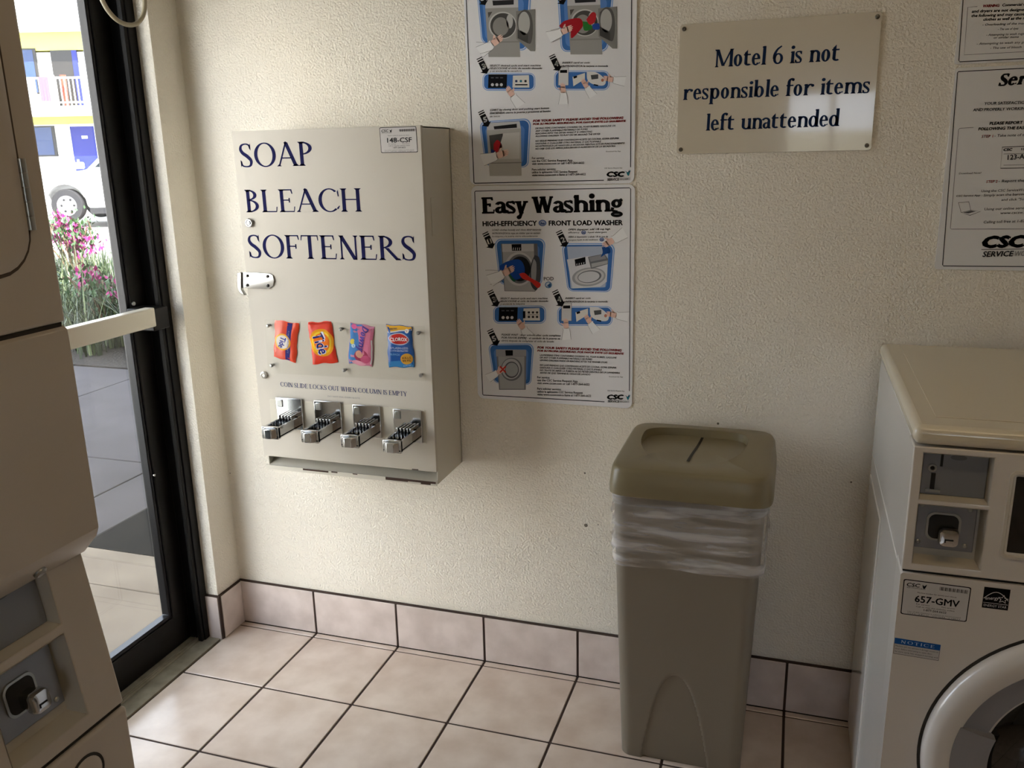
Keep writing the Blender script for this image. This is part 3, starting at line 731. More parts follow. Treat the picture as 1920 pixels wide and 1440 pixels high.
# service sticker
def service_sticker(P, X, code, ink_='#26262c', paper='#cfcccb'):
    """X maps unit sticker coordinates (0..1, y down) to the drawing"""
    def rect(x0, y0, x1, y1, c, l): P.poly([X((x0, y0)), X((x1, y0)), X((x1, y1)), X((x0, y1))], c, l)
    P.poly([X(p) for p in rrect(0, 1, 0, 1, .04)], ink_, 0); P.poly([X(p) for p in rrect(.015, .985, .025, .975, .035)], paper, 1)
    def tx(s, x0, x1, y, h, bold=0., shear=0., c=ink_): 
        a, q = X((x0, y)), X((x1, y)); t = X((x0, y-h)); P.text(s, a, q, math.hypot(t[0]-a[0], t[1]-a[1]), c, 3, bold=bold, shear=shear)
    tx('CSC', .05, .25, .185, .10, .03, .15); P.smooth([X(p) for p in ((.28, .09), (.31, .13), (.345, .08), (.33, .17), (.31, .21), (.29, .17))], ink_, 3)
    tx('SERVICEWORKS', .055, .33, .235, .035)
    for k in range(22):
        x = .54+k*.0195; rect(x, .09, x+(.006, .012, .009)[(k*7) % 3], .19, ink_, 3)
    tx('Machine number for service and refunds', .22, .80, .345, .035)
    tx(code, .19, .86, .60, .19, .022)
    tx('For service', .22, .42, .675, .04); tx('Para servicio', .60, .80, .675, .04)
    tx('Call or visit the website online', .22, .80, .745, .04); tx('1-877-264-6622', .34, .68, .83, .06, .015)
    tx('Use of this machine is subject to terms posted', .10, .90, .91, .03); tx('on the wall sign', .1, .9, .955, .025)
def quadmap(q):
    h = homography([(0, 0), (1, 0), (1, 1), (0, 1)], q); return h
P = Print(hv, mapY(-VD), d0=.0003)
service_sticker(P, quadmap([k4((1237, 82)), k4((1524, 77)), k4((1536, 283)), k4((1250, 284))]), '148-CSF')
tag(P.build('sticker', panel), 'white service sticker in the upper right corner')
# cylinder lock, round plug, hasp
def fv(p): return Vector((*hv(p), 0)).xzy if False else Vector((hv(p)[0], -VD, hv(p)[1]))
b = MB(); c = fv((470, 418)); b.revolve([(0, 0), (.0125, 0), (.0125, .005), (.010, .008), (.0085, .008), (.0085, .004), (.006, .004), (.005, .009), (0, .009)], c, (0, -1, 0), CHROME, 28); tag(obj('lock', b, panel), 'chrome cylinder lock')
b = MB(); c = fv((497.5, 706)); b.revolve([(0, 0), (.0115, 0), (.0105, .006), (.006, .008), (.005, .006), (0, .006)], c, (0, -1, 0), mat('pale_plug', '#c9c6be', .3, .4), 28); tag(obj('plug', b, panel), 'pale round plug')
b = MB(); pts = [hv(k5(p)) for p in ((115, 40), (300, 48), (325, 62), (335, 95), (328, 130), (300, 150), (150, 145), (112, 140))]
b.prism([(x, -VD, z) for x, z in pts], (0, -.004, 0), CHROME)
b.prism([(x, -VD+.002, z) for x, z in [hv(k5(p)) for p in ((100, 45), (125, 40), (125, 150), (150, 190), (118, 175), (102, 140))]], (0, -.012, 0), DCHROME)
hasp = tag(obj('hasp', b, VM, bevel=.0012, seg=2), 'chrome hasp plate on the left edge')
for p in ((160, 65), (292, 68), (160, 125), (294, 128)):
    b = MB(); c = fv(k5(p))+Vector((0, -.004, 0)); b.revolve([(.0045, 0), (.0045, .002), (.003, .0042), (0, .0045)], c, (0, -1, 0), mat('screw_dark', '#4b4a48', .3, .9), 16); obj('screw', b, hasp)
# clear display plate with bolts
b = MB(); pl = [hv(k5(p)) for p in ((278, 345), (1300, 383), (1307, 730), (300, 690))]
b.prism([(x, -VD-.0065, z) for x, z in pl], (0, -.003, 0), glassmat('clear_acrylic', '#fdfdfc', .05, .25, .010))
dw = tag(obj('display_window', b, VM, bevel=.0006, seg=1), 'clear plate over the product samples')
for p in ((303, 385), (772, 405), (1263, 425), (325, 640), (792, 665), (1275, 693)):
    b = MB(); c = fv(k5(p)); b.cyl(c, c+Vector((0, -.0064, 0)), .0035, DCHROME, seg=12); b.revolve([(.0052, .0098), (.0052, .0125), (.0035, .0148), (0, .0152)], c, (0, -1, 0), DCHROME, 16); obj('bolt', b, dw)
# recessed coin-slide strip and the four slides
b = MB(); q = [hv(k5(p)) for p in ((300, 862), (1290, 915), (1297, 1130), (310, 1040))]
b.prism([(x, -VD-.0012, z) for x, z in q], (0, .002, 0), mat('slide_strip', '#cdc8ba', .4)); obj('slide_strip', b, VM, bevel=.001, seg=1)
for cxp, czp in ((437, 945), (683, 962), (930, 985), (1187, 1010)):
    cx, cz = hv(k5((cxp, czp))); w, h = .043, .050; y0 = -VD-.0012
    b = MB(); b.box(cx-w, cx+w, y0-.007, y0, cz-h, cz+h*.9, CHROME)
    b.box(cx-w+.006, cx-w+.024, y0-.010, y0-.006, cz+h*.35, cz+h*.78, DCHROME)
    sl = tag(obj('coin_slide', b, VM, bevel=.003, seg=3), 'chrome coin slide')
    b = MB(); zt = cz-.012; L = .112; w2 = .027
    b.box(cx-w2, cx+w2, y0-L, y0-.004, zt-.030, zt-.022, CHROME)
    b.box(cx-w2, cx-w2+.005, y0-L, y0-.004, zt-.030, zt, CHROME); b.box(cx+w2-.005, cx+w2, y0-L, y0-.004, zt-.032, zt+.002, CHROME)
    b.prism([(cx-w2, y0-L, zt-.034), (cx+w2, y0-L, zt-.034), (cx+w2, y0-L, zt+.002), (cx-w2, y0-L, zt+.002)], (0, .012, 0), CHROME)
    b.prism([(cx-w2+.004, y0-L, zt-.030), (cx-w2+.016, y0-L-.012, zt-.030), (cx+w2-.016, y0-L-.012, zt-.030), (cx+w2-.004, y0-L, zt-.030)], (0, 0, .028), CHROME)
    tag(obj('slide_tray', b, sl, bevel=.0022, seg=2), 'chrome slide tray')
    b = MB()
    for k in range(5):
        x = cx-w2+.007+k*.0100; b.box(x-.0026, x+.0026, y0-.034, y0-.005, zt-.020, zt+.012, CHROME)
    b.box(cx-w2, cx+w2, y0-.0085, y0-.005, zt-.02, zt+.004, DARK)
    tag(obj('coin_slots', b, sl, bevel=.0012, seg=2), 'upright coin slots')

# ------------------------------------------------------------------ product samples behind the clear plate
def packet(quad, col, name, label, cat, draw, wave=.003, seed=0):
    """quad: corners TL, TR, BR, BL on the face drawing"""
    H = quadmap([hv(k5(p)) for p in quad]); n = 16; rr_ = random.Random(seed); b = MB(); vs = []
    ph = [rr_.uniform(0, 6) for _ in range(4)]
    def pt(u, v, d):
        uu = u+.018*math.sin(v*9+ph[0])*(2*u-1)+.012*math.sin(v*21+ph[1])*(2*u-1); vv = v+.012*math.sin(u*10+ph[2])*(2*v-1)
        a, z = H((uu, vv)); return (a, -VD-.0010-d, z)
    def dep(u, v):
        e = max(0, min(u, 1-u, v*.8, (1-v)*.8)); return .0008+.0040*min(1, e/.16)**.6*(1+.12*math.sin(u*13+v*9+ph[3]))
    for i in range(n+1):
        for j in range(n+1): vs.append(pt(i/n, j/n, dep(i/n, j/n)))
    k = len(vs)
    for i in range(n+1):
        for j in range(n+1): vs.append(pt(i/n, j/n, 0))
    N = n+1; fs = [(i*N+j, i*N+j+1, (i+1)*N+j+1, (i+1)*N+j) for i in range(n) for j in range(n)] + [(k+i*N+j, k+(i+1)*N+j, k+(i+1)*N+j+1, k+i*N+j+1) for i in range(n) for j in range(n)]
    for i in range(n):
        fs += [(i*N, (i+1)*N, k+(i+1)*N, k+i*N), (i*N+n, k+i*N+n, k+(i+1)*N+n, (i+1)*N+n), (i, k+i, k+i+1, i+1), (n*N+i, n*N+i+1, k+n*N+i+1, k+n*N+i)]
    b.add(vs, fs, ink(col, .25))
    o = tag(obj(name, b, weld=False, smooth=60), label, cat)
    pr = Print(ident, lambda u, v, d: (lambda q: (q[0], q[1]-d, q[2]))(pt(u, v, dep(u, v))), d0=.0003, step=.00008)
    draw(pr)
    me = pr.mb
    po = obj('print', me, o, smooth=None)
    return o
def sub(P, pts, col, lay, steps=6):
    """a flat shape in unit coordinates cut small so it follows the puffy bag"""
    P.poly(pts, col, lay)
def strips(P, pts_fn, n, m, col, lay):
    vs = [pts_fn(i/n, j/m) for i in range(n+1) for j in range(m+1)]
    P.put(vs, [(i*(m+1)+j, (i+1)*(m+1)+j, (i+1)*(m+1)+j+1, i*(m+1)+j+1) for i in range(n) for j in range(m)], col, lay)
def disc(P, cx, cy, rx, ry, col, lay, r0=0.0):
    strips(P, lambda a, r: (cx+rx*(r0+(1-r0)*r)*math.cos(a*6.28319), cy+ry*(r0+(1-r0)*r)*math.sin(a*6.28319)), 36, 5, col, lay)
def prect(P, x0, y0, x1, y1, col, lay, sk=0): strips(P, lambda u, v: (x0+(x1-x0)*u+sk*v, y0+(y1-y0)*v), 6, 8, col, lay)
def word(P, s, c, w, h, ang, col, lay, font=None, bold=.02, shear=0., outline=None):
    """centred word in unit bag coords; aspect compensated (bag about 0.6 wide to 1 high)"""
    if font: Q, adv = font.text(s); vs = [p for q in Q for p in q]; fs = []; k = 0; x0 = 0; 
    else: vs, fs, x0, adv = sans(s, bold, shear); adv -= x0
    if font:
        for q in Q: fs.append(tuple(range(k, k+len(q)))); k += len(q)
        vs = [(x+shear*y, y) for x, y in vs]
    ca, sa = math.cos(ang), math.sin(ang); out = []
    for x, y in vs:
        X = ((x-x0)/adv-.5)*w; Y = -(y-.5)*h
        out.append((c[0]+(X*ca-Y*sa)/.6, c[1]+X*sa+Y*ca))
    P.put(out, fs, col, lay+9)
bk = Serif(st=.24, th=.13, so=.05, sh=.08, br=.02, xh=.66)
def d1(P):
    prect(P, .55, .01, .75, .99, '#4a4aa0', 0); prect(P, .55, .01, .75, .99, '#4a4aa0', 0)
    disc(P, .40, .52, .36, .215, '#f2b23c', 1); disc(P, .40, .52, .29, .175, '#e9e2da', 2); word(P, 'Tide', (.40, .53), .30, .15, 1.75, '#3a3f98', 3, bold=.03)
    word(P, 'DETERGENT', (.65, .5), .6, .035, 1.57, '#9a97c8', 3)
packet([(338, 350), (492, 375), (470, 625), (330, 590)], '#e2492c', 'detergent_packet', 'small orange detergent packet with a purple stripe, leftmost behind the clear plate', 'packet', d1, seed=1)
def d2(P):
    prect(P, .04, .015, .96, .06, '#c23322', 0)
    disc(P, .5, .50, .50, .335, '#f0a020', 1); disc(P, .5, .50, .415, .275, '#f5cf3c', 2); disc(P, .5, .50, .34, .225, '#ee7a24', 3)
    word(P, 'Tide', (.48, .52), .53, .30, 1.33, '#e8e4f0', 4, bold=.05, shear=.1); word(P, 'Tide', (.47, .52), .50, .27, 1.33, '#20246e', 5, bold=.03, shear=.1)
packet([(550, 366), (700, 358), (740, 622), (585, 634)], '#df3722', 'detergent_packet', 'red detergent packet with a big yellow and orange ring, second from the left', 'packet', d2, seed=2)
def d3(P):
    prect(P, .02, .01, .50, .99, '#4f86c8', 0); strips(P, lambda u, v: (.30+.3*v+(.68-.3*v)*u, .05+.92*v), 6, 8, '#d97b9c', 1)
    disc(P, .18, .07, .12, .06, '#e06aa0', 2); disc(P, .14, .45, .10, .07, '#e6d25a', 2); disc(P, .20, .55, .08, .05, '#bcd6ea', 2)
    disc(P, .55, .78, .28, .16, '#a8405e', 2); disc(P, .47, .73, .15, .09, '#d9a08c', 3); disc(P, .72, .84, .2, .1, '#c65a7e', 3); disc(P, .45, .95, .3, .06, '#e2a0b4', 3)
    word(P, 'Downy', (.60, .34), .62, .17, 1.70, '#5a4a9c', 4, bk, shear=.2); prect(P, .93, .35, .98, .95, '#d8d8de', 3)
o3 = packet([(825, 366), (975, 390), (962, 648), (808, 625)], '#cf8aa6', 'softener_packet', 'blue and pink fabric softener packet, third from the left behind the clear plate', 'packet', d3, seed=3)
def d4(P):
    strips(P, lambda u, v: (.02+.96*u, .01+(.17-.10*u)*v), 6, 3, '#e8b33a', 1); strips(P, lambda u, v: (.02+.96*u, .17-.10*u+.03*v), 6, 3, '#d7dbe2', 2)
    word(P, 'DISINFECTING', (.24, .085), .22, .04, -.1, '#2a3a70', 3)
    disc(P, .80, .115, .085, .055, '#eceae4', 3); word(P, '2', (.80, .115), .03, .05, 0, '#c23a34', 4)
    disc(P, .47, .33, .42, .15, '#b9c4d8', 2); disc(P, .47, .33, .38, .125, '#c8322c', 3); word(P, 'CLOROX', (.47, .335), .42, .085, -.04, '#f2eeee', 4, bold=.035)
    word(P, 'SPLASH-LESS', (.47, .545), .42, .05, -.03, '#b8c8ea', 3); word(P, 'CONCENTRATED', (.47, .61), .40, .04, -.03, '#b8c8ea', 3); word(P, 'BLEACH', (.3, .70), .2, .045, 0, '#7fb0de', 3)
    strips(P, lambda u, v: (.02+.96*u, .99-(.12+.16*u*u)*v), 8, 3, '#3c86c6', 1); disc(P, .73, .80, .24, .13, '#d9a23e', 3); word(P, 'KILLS', (.73, .77), .2, .05, 0, '#5a3a1c', 4); word(P, '99.9%', (.73, .84), .2, .05, 0, '#5a3a1c', 4)
    word(P, '4.5 FL OZ', (.72, .955), .18, .025, 0, '#c8d6ea', 3)
packet([(1055, 376), (1212, 388), (1230, 648), (1066, 648)], '#1d58a8', 'bleach_packet', 'blue and yellow bleach packet, rightmost behind the clear plate', 'packet', d4, seed=4)

# ------------------------------------------------------------------ unseen ceiling light, added for warm fill
em = bpy.data.materials.new('lamp_diffuser'); em.use_nodes = True
e_ = em.node_tree.nodes['Principled BSDF']; e_.inputs['Base Color'].default_value = (.9, .88, .8, 1)
e_.inputs['Emission Color'].default_value = (1, .73, .42, 1); e_.inputs['Emission Strength'].default_value = LAMP
cl = thing('added_ceiling_light', (2.1, -1.55, RZ1), 'added, unseen long white ceiling light with a warm diffuser over the middle of the laundry room', 'ceiling light')
b = MB(); b.box(1.5, 2.7, -1.70, -1.40, RZ1-.03, RZ1-.0005, ALU); obj('lamp_housing', b, cl, bevel=.004)
b = MB(); b.box(1.53, 2.67, -1.67, -1.43, RZ1-.055, RZ1-.030, em); tag(obj('diffuser', b, cl, bevel=.004), 'glowing diffuser')

# ================================================================== SIGNS ON THE BACK WALL
# drawing coordinates -> wall plane (x, z)
hw = homography([(900, 10), (1900, 10), (1900, 500), (900, 750)], [(.94755, 1.94366), (2.19317, 1.85961), (2.25880, 1.28633), (.91273, .86877)])
def plate(name, x0, x1, z0, z1, r, th, m, label, cat, group=None):
    t = thing(name, ((x0+x1)/2, 0, z0), label, cat, group); b = MB()
    b.prism([(a, -.001, c) for a, c in rrect(x0, x1, z0, z1, r)], (0, -th, 0), m)
    o = obj('plate', b, t, bevel=.0005, seg=1); return t
FL = '#e8c3b6'; CUFF = '#eef0f4'; BLU = '#3f6fb4'; BLU2 = '#7fa6dc'; MG_ = '#a9aaae'; MD = '#6e7076'; ML = '#c4c5c8'; BK = '#111216'; TXT = '#2a2a30'
class Poster(Print):
    def __init__(s, sh, yp): super().__init__(hw, mapY(yp), d0=.0002, step=.00005); s.sh = sh; s.k = abs(sh((1, 0))[0]-sh((0, 0))[0])
    def P(s, pts, c, l=2): s.poly([s.sh(p) for p in pts], c, l)
    def Sm(s, pts, c, l=2): s.smooth([s.sh(p) for p in pts], c, l)
    def E(s, cx, cy, rx, ry, c, l=2, rot=0): x, y = s.sh((cx, cy)); s.ell(x, y, rx*s.k, ry*s.k, c, l, rot)
    def Ln(s, pts, w, c, l=3, closed=False): s.line([s.sh(p) for p in pts], w*s.k, c, l, closed)
    def Tx(s, st, x0, y0, x1, y1, cap, c=TXT, l=12, bold=.0, shear=0., font=None, track=0.): s.text(st, s.sh((x0, y0)), s.sh((x1, y1)), cap*s.k, c, l, font, bold*1.7+.008, shear, True, track)
    def frame(s, x0, y0, x1, y1, q):
        """blue glowing rounded frame: quad q = TL, TR, BR, BL"""
        h = homography([(0, 0), (1, 0), (1, 1), (0, 1)], q); R = rrect(0, 1, 0, 1, .12)
        s.P([h(p) for p in rrect(-.035, 1.035, -.03, 1.03, .14)], BLU2, 1); s.P([h(p) for p in rrect(-.015, 1.015, -.012, 1.012, .13)], '#d5dcea', 2)
        s.P([h(p) for p in R], BLU, 3); s.P([h(p) for p in rrect(.08, .92, .09, .92, .1)], '#5b86c8', 4)
    def arrow(s, x, y, n, k=1.0):
        """black down-right arrow with two speed bars and a white numeral; (x, y) tip"""
        d = Vector((.43, .90)); e = Vector((.90, -.43))
        def p(a, b): v = Vector((x, y))+d*a*k+e*b*k; return (v.x, v.y)
        s.P([p(-150, -34), p(-42, -34), p(-42, -62), p(0, 0), p(-42, 56), p(-42, 34), p(-150, 34)], BK, 8)
        s.P([p(-176, -35), p(-160, -35), p(-160, 35), p(-176, 35)], BK, 8); s.P([p(-198, -35), p(-188, -35), p(-188, 35), p(-198, 35)], BK, 8)
        a = p(-62, -26); b = p(-76, 26); s.Tx(n, a[0], a[1]-2, b[0]+4*k, b[1]+18*k, 62*k, '#e8e8ea', 10, bold=.03)
    def hand(s, x, y, ang, k, m=1, cuff=True, l=9):
        """pointing cartoon hand, wrist at (x, y), fingers along ang"""
        ca, sa = math.cos(ang), math.sin(ang)
        T = lambda q: [(x+(a*ca-m*b*sa)*k, y+(a*sa+m*b*ca)*k) for a, b in q]
        if cuff: s.P(T([(-150, -52), (-30, -34), (-10, -42), (0, 30), (-26, 44), (-140, 60)]), CUFF, l); s.Ln(T([(-150, -52), (-30, -34), (-10, -42)]), 3*k, '#7c7c84', l+1); s.Ln(T([(-140, 60), (-26, 44), (0, 30)]), 3*k, '#7c7c84', l+1)
        s.Sm(T([(-10, -26), (30, -34), (62, -30), (60, -6), (64, 14), (40, 28), (-8, 24)]), FL, l)
        for b0, ln in ((-26, 56), (-11, 62), (4, 56), (17, 44)): s.Sm(T([(52, b0-6), (52+ln*.6, b0-7), (52+ln, b0-2), (52+ln*.6, b0+6), (52, b0+7)]), FL, l)
        s.Sm(T([(14, -28), (38, -56), (54, -60), (46, -42), (34, -22)]), FL, l)
        for b0 in (-18, -3, 11): s.Ln(T([(56, b0), (92, b0)]), 2*k, '#b08478', l+1)

def csc_logo(Po, x0, x1, y, cap):
    Po.Tx('CSC', x0, y, x1, y, cap, BK, 12, bold=.045, shear=.18)
def hummingbird(Po, x, y, k):
    Po.Sm([(x-20*k, y-18*k), (x, y-8*k), (x+26*k, y-30*k), (x+14*k, y+4*k), (x+2*k, y+30*k), (x-12*k, y+12*k)], '#2c7f92', 12)
    Po.P([(x-2*k, y-8*k), (x+12*k, y-36*k), (x+16*k, y-6*k)], '#1f3f66', 13); Po.P([(x-20*k, y-18*k), (x-38*k, y-24*k), (x-16*k, y-10*k)], '#1f3f66', 13)

# ---- washing poster (drawing studied at six times size)
pw_ = plate('instruction_poster', .906, 1.363, .874, 1.484, .018, .0025, PLATE, 'washing instruction poster under the other one, headed in big black letters', 'poster', None)
Po = Poster(lambda p: (880+p[0]/6, 340+p[1]/6), -.0036)
Po.Ln([(60, 120), (72, 110), (1800, 73), (1815, 85), (1808, 1200), (1800, 2360)], 9, '#2e3440', 1)
Po.Ln([(60, 120), (105, 1320), (150, 2395), (158, 2405), (1520, 2480)], 9, '#2e3440', 1)
bkm = Serif(st=.25, th=.115, so=.045, sh=.10, br=.02, xh=.72, wf=1.0)
Po.Tx('Easy', 143, 365, 655, 355, 185, BK, 6, font=bkm); Po.Tx('Washing', 722, 358, 1735, 338, 185, BK, 6, font=bkm)
Po.Tx('HIGH-EFFICIENCY', 150, 504, 762, 498, 56, '#1c1c22', 6, bold=.022); Po.Tx('FRONT LOAD WASHER', 893, 497, 1727, 491, 56, '#1c1c22', 6, bold=.022)
def he(x, y, k):
    Po.E(x, y, 44*k, 36*k, '#5d74b0', 5); Po.E(x, y, 32*k, 25*k, '#aab6d6', 6); Po.Tx('he', x-24*k, y+16*k, x+26*k, y+15*k, 26*k, '#2f4888', 8, bold=.03, shear=.2)
he(823, 469, 1)
# step 1
Po.arrow(262, 755, '1'); Po.Tx('LOAD clothes loosely and close door securely', 258, 556, 812, 552, 19, shear=.2, bold=.01)
Po.Tx('INTRODUZCA la ropa sin doblar que en exceso', 258, 594, 798, 590, 19, shear=.2, bold=.01); Po.Tx('la máquina y la puerta cierra adecuadamente', 258, 628, 770, 624, 19, shear=.2)
Po.frame(0, 0, 0, 0, [(300, 665), (840, 660), (800, 1160), (355, 1150)])
Po.P([(355, 702), (765, 700), (790, 1180), (740, 1240), (395, 1235)], MD, 5); Po.P([(370, 705), (725, 703), (740, 1235), (400, 1230)], MG_, 6); Po.P([(368, 705), (725, 703), (727, 785), (372, 795)], ML, 7)
Po.P([(475, 708), (585, 706), (585, 780), (480, 782)], BK, 8)
for i in range(4): Po.Ln([(497+i*24, 745), (492+i*24, 775)], 7, '#d0d0d4', 9)
Po.E(560, 985, 165, 190, ML, 7); Po.E(565, 985, 140, 165, MD, 8); Po.E(570, 985, 118, 140, '#23252b', 9); Po.Sm([(735, 830), (790, 870), (800, 1080), (755, 1225), (690, 1150), (690, 950)], '#4a4d54', 8); Po.Sm([(725, 870), (755, 930), (745, 1120), (705, 1120), (695, 990)], '#9b9da2', 9)
Po.Sm([(340, 950), (430, 900), (560, 880), (620, 960), (610, 1060), (520, 1105), (440, 1030), (350, 1000)], '#1f4a9c', 10); Po.Sm([(440, 1040), (560, 1040), (520, 1120), (480, 1115)], '#27604a', 9)
Po.Sm([(560, 1040), (620, 1030), (690, 1085), (800, 1150), (770, 1200), (690, 1130), (600, 1095)], '#c8352f', 11)
Po.hand(390, 1035, -.45, 1.25, l=11); Po.Ln([(180, 1000), (250, 1000), (390, 1005)], 4, '#7c7c84', 11); Po.Ln([(235, 1160), (330, 1140), (390, 1110)], 4, '#7c7c84', 11)
Po.Tx('POD', 838, 1115, 950, 1113, 40, '#33343c', 8, bold=.006); Po.E(890, 1165, 40, 38, '#6488b4', 6); Po.E(890, 1165, 30, 28, '#c2cede', 7); Po.Sm([(880, 1170), (915, 1150), (915, 1185), (890, 1190)], '#2a568c', 8); Po.Ln([(868, 1188), (912, 1142)], 6, '#2a4a80', 9)
# step 2
Po.arrow(1090, 738, '2'); Po.Tx('OPEN dispenser, add 1/8 cup high', 1113, 552, 1585, 545, 20, shear=.2, bold=.012); Po.Tx('efficiency', 1113, 585, 1240, 583, 19, shear=.2); he(1286, 575, .62); Po.Tx('liquid detergent', 1330, 582, 1548, 580, 19, shear=.2)
Po.Tx('ABRA el dispensador y añada 1/8 de taza de', 1113, 634, 1560, 630, 19, shear=.2, bold=.01); Po.Tx('detergente líquido de alto rendimiento', 1113, 668, 1450, 664, 18, shear=.2); he(1490, 655, .6)
Po.frame(0, 0, 0, 0, [(1055, 715), (1620, 715), (1580, 1235), (1120, 1225)])
Po.P([(1100, 735), (1500, 730), (1560, 800), (1560, 900), (1530, 1190), (1140, 1205)], '#aab6cc', 5); Po.P([(1098, 880), (1345, 840), (1560, 870), (1545, 1130), (1470, 1185), (1160, 1205)], '#d2d4da', 6)
Po.P([(1185, 880), (1305, 850), (1310, 930), (1195, 955)], BK, 8)
for i in range(4): Po.Ln([(1212+i*26, 925-i*5), (1208+i*26, 945-i*5)], 8, '#c4c4c8', 9)
Po.P([(1335, 850), (1520, 815), (1560, 870), (1560, 930), (1370, 985)], MD, 8); Po.P([(1345, 855), (1515, 822), (1540, 868), (1365, 905)], '#8e9096', 9); Po.P([(1372, 925), (1556, 890), (1556, 925), (1376, 970)], MG_, 9)
Po.E(1345, 1075, 190, 105, '#9ea0a6', 7, -.12); Po.E(1350, 1072, 165, 88, ML, 8, -.12); Po.E(1352, 1072, 135, 70, MD, 9, -.12); Po.E(1345, 1074, 120, 60, '#c9cbd0', 10, -.12)
Po.Sm([(1490, 740), (1570, 745), (1585, 800), (1530, 820), (1480, 850), (1500, 800)], '#1f4a8c', 10); Po.hand(1610, 665, 2.55, 1.15, m=-1, l=11)
# steps 3 and 4 (shared by both posters)
def steps34(Po, o3, o4, tx3, tx4, buttons):
    x, y = o3; Po.arrow(x+32, y-6, '3')
    for i, (t, w) in enumerate(tx3): Po.Tx(t, x+64, y-88+i*31, x+64+w, y-90+i*31, 20, shear=.2, bold=.014 if i < 2 else .004)
    for g, c, l in ((16, BLU2, 1), (8, '#d5dcea', 2), (0, BLU, 3)): Po.P(rrect(x-g, x+560+g, y-g, y+170+g, 50+g), c, l)
    Po.P([(x+50, y+2), (x+260, y), (x+255, y+155), (x+45, y+155)], BK, 5)
    for i in range(3): Po.E(x+95+i*50, y+118, 17, 17, '#c9c9ce', 7); Po.Ln([(x+78+i*52, y+40), (x+110+i*52, y+40)], 12, '#55565c', 7)
    Po.P([(x+325, y+15), (x+505, y+10), (x+510, y+150), (x+320, y+150)], '#d9d8d4', 5)
    if buttons == 6:
        Po.P([(x+318, y+45), (x+345, y+45), (x+345, y+125), (x+318, y+125)], BK, 6)
        for i in range(3):
            for j in range(2): Po.P(rrect(x+372+i*46, x+398+i*46, y+48+j*50, y+72+j*50, 6), '#2c2c32', 7)
        Po.Ln([(x+370, y+85), (x+495, y+85)], 5, '#3a3a40', 7)
    else:
        for i, c in enumerate(('#2c3c6c', '#2c6c7c', '#2c2c32')): Po.P(rrect(x+350+i*52, x+376+i*52, y+65, y+90, 6), c, 7)
        Po.Ln([(x+350, y+118), (x+490, y+118)], 14, BK, 7)
    Po.hand(x+320, y+235, -2.25, 1.05, m=-1, l=9)
    x, y = o4; Po.arrow(x+42, y-12, '4')
    for i, (t, w) in enumerate(tx4): Po.Tx(t, x+75, y-95+i*38, x+75+w, y-97+i*38, 20, shear=.2, bold=.014)
    for g, c, l in ((16, BLU2, 1), (8, '#d5dcea', 2), (0, BLU, 3)): Po.P(rrect(x-g, x+590+g, y-g, y+190+g, 55+g), c, l)
    Po.P([(x+35, y-50), (x+145, y-52), (x+145, y+150), (x+30, y+150)], '#d4d4d6', 5); Po.Ln([(x+35, y-50), (x+145, y-52), (x+145, y+150), (x+30, y+150)], 5, MD, 6, True)
    Po.P([(x+50, y-22), (x+130, y-24), (x+130, y+10), (x+50, y+10)], BK, 7); Po.hand(x+85, y+225, -1.55, .95, l=9)
    Po.P([(x+190, y+55), (x+330, y+10), (x+330, y+80), (x+200, y+160)], '#dedcd6', 5); Po.P([(x+200, y+50), (x+240, y+40), (x+242, y+62), (x+205, y+75)], BK, 7); Po.hand(x+350, y+165, -2.2, .9, m=-1, l=9)
    Po.Sm([(x+350, y-10), (x+470, y+10), (x+560, y+90), (x+540, y+150), (x+430, y+140), (x+360, y+90)], '#dcdcdc', 5); Po.P([(x+395, y+35), (x+480, y+25), (x+480, y+75), (x+405, y+85)], '#4c4e50', 7); Po.P([(x+430, y+135), (x+480, y+145), (x+478, y+160), (x+428, y+150)], BK, 7)
    Po.hand(x+640, y+85, 3.25, 1.0, m=-1, l=9); Po.E(x+528, y+92, 16, 18, '#b87a66', 12)
steps34(Po, (285, 1415), (1005, 1420), (('SELECT desired cycle and start machine', 532), ('SELECCIONE el ciclo de lavado deseado', 540), ('y encienda la máquina', 275)), (('INSERT card or coin', 285), ('INTRODUZCA la tarjeta o moneda', 475)), 6)
# step 5
Po.arrow(315, 1848, '5')
for t, y, w, bo in (('PLEASE WAIT : door unlocks after cycle completes', 1733, 668, .016), ('POR FAVOR ESPERE : el candado de la puerta se', 1767, 660, .016), ('abrirá después de completar el ciclo de lavado', 1800, 590, .004)): Po.Tx(t, 362, y, 362+w, y+12, 20, shear=.2, bold=bo)
Po.frame(0, 0, 0, 0, [(225, 1845), (710, 1840), (680, 2280), (290, 2260)])
Po.P([(300, 1890), (640, 1895), (635, 2345), (335, 2345)], '#7c7e84', 5); Po.P([(300, 1890), (640, 1895), (640, 1965), (300, 1970)], '#9c9ea4', 6); Po.P([(325, 1970), (620, 1970), (618, 2335), (345, 2335)], '#a6a8ac', 6); Po.P([(405, 1900), (490, 1900), (490, 1960), (410, 1962)], BK, 8)
Po.E(475, 2115, 120, 130, MD, 7); Po.E(470, 2110, 105, 115, '#b4b6ba', 8); Po.E(475, 2120, 82, 92, '#54565c', 9); Po.E(478, 2118, 70, 78, '#a2a6aa', 10); Po.hand(320, 2150, -.5, .9, l=10)
Po.Ln([(345, 2080), (410, 2150)], 16, '#c83a34', 14); Po.Ln([(410, 2080), (345, 2150)], 16, '#c83a34', 14)
RED = '#b4343c'
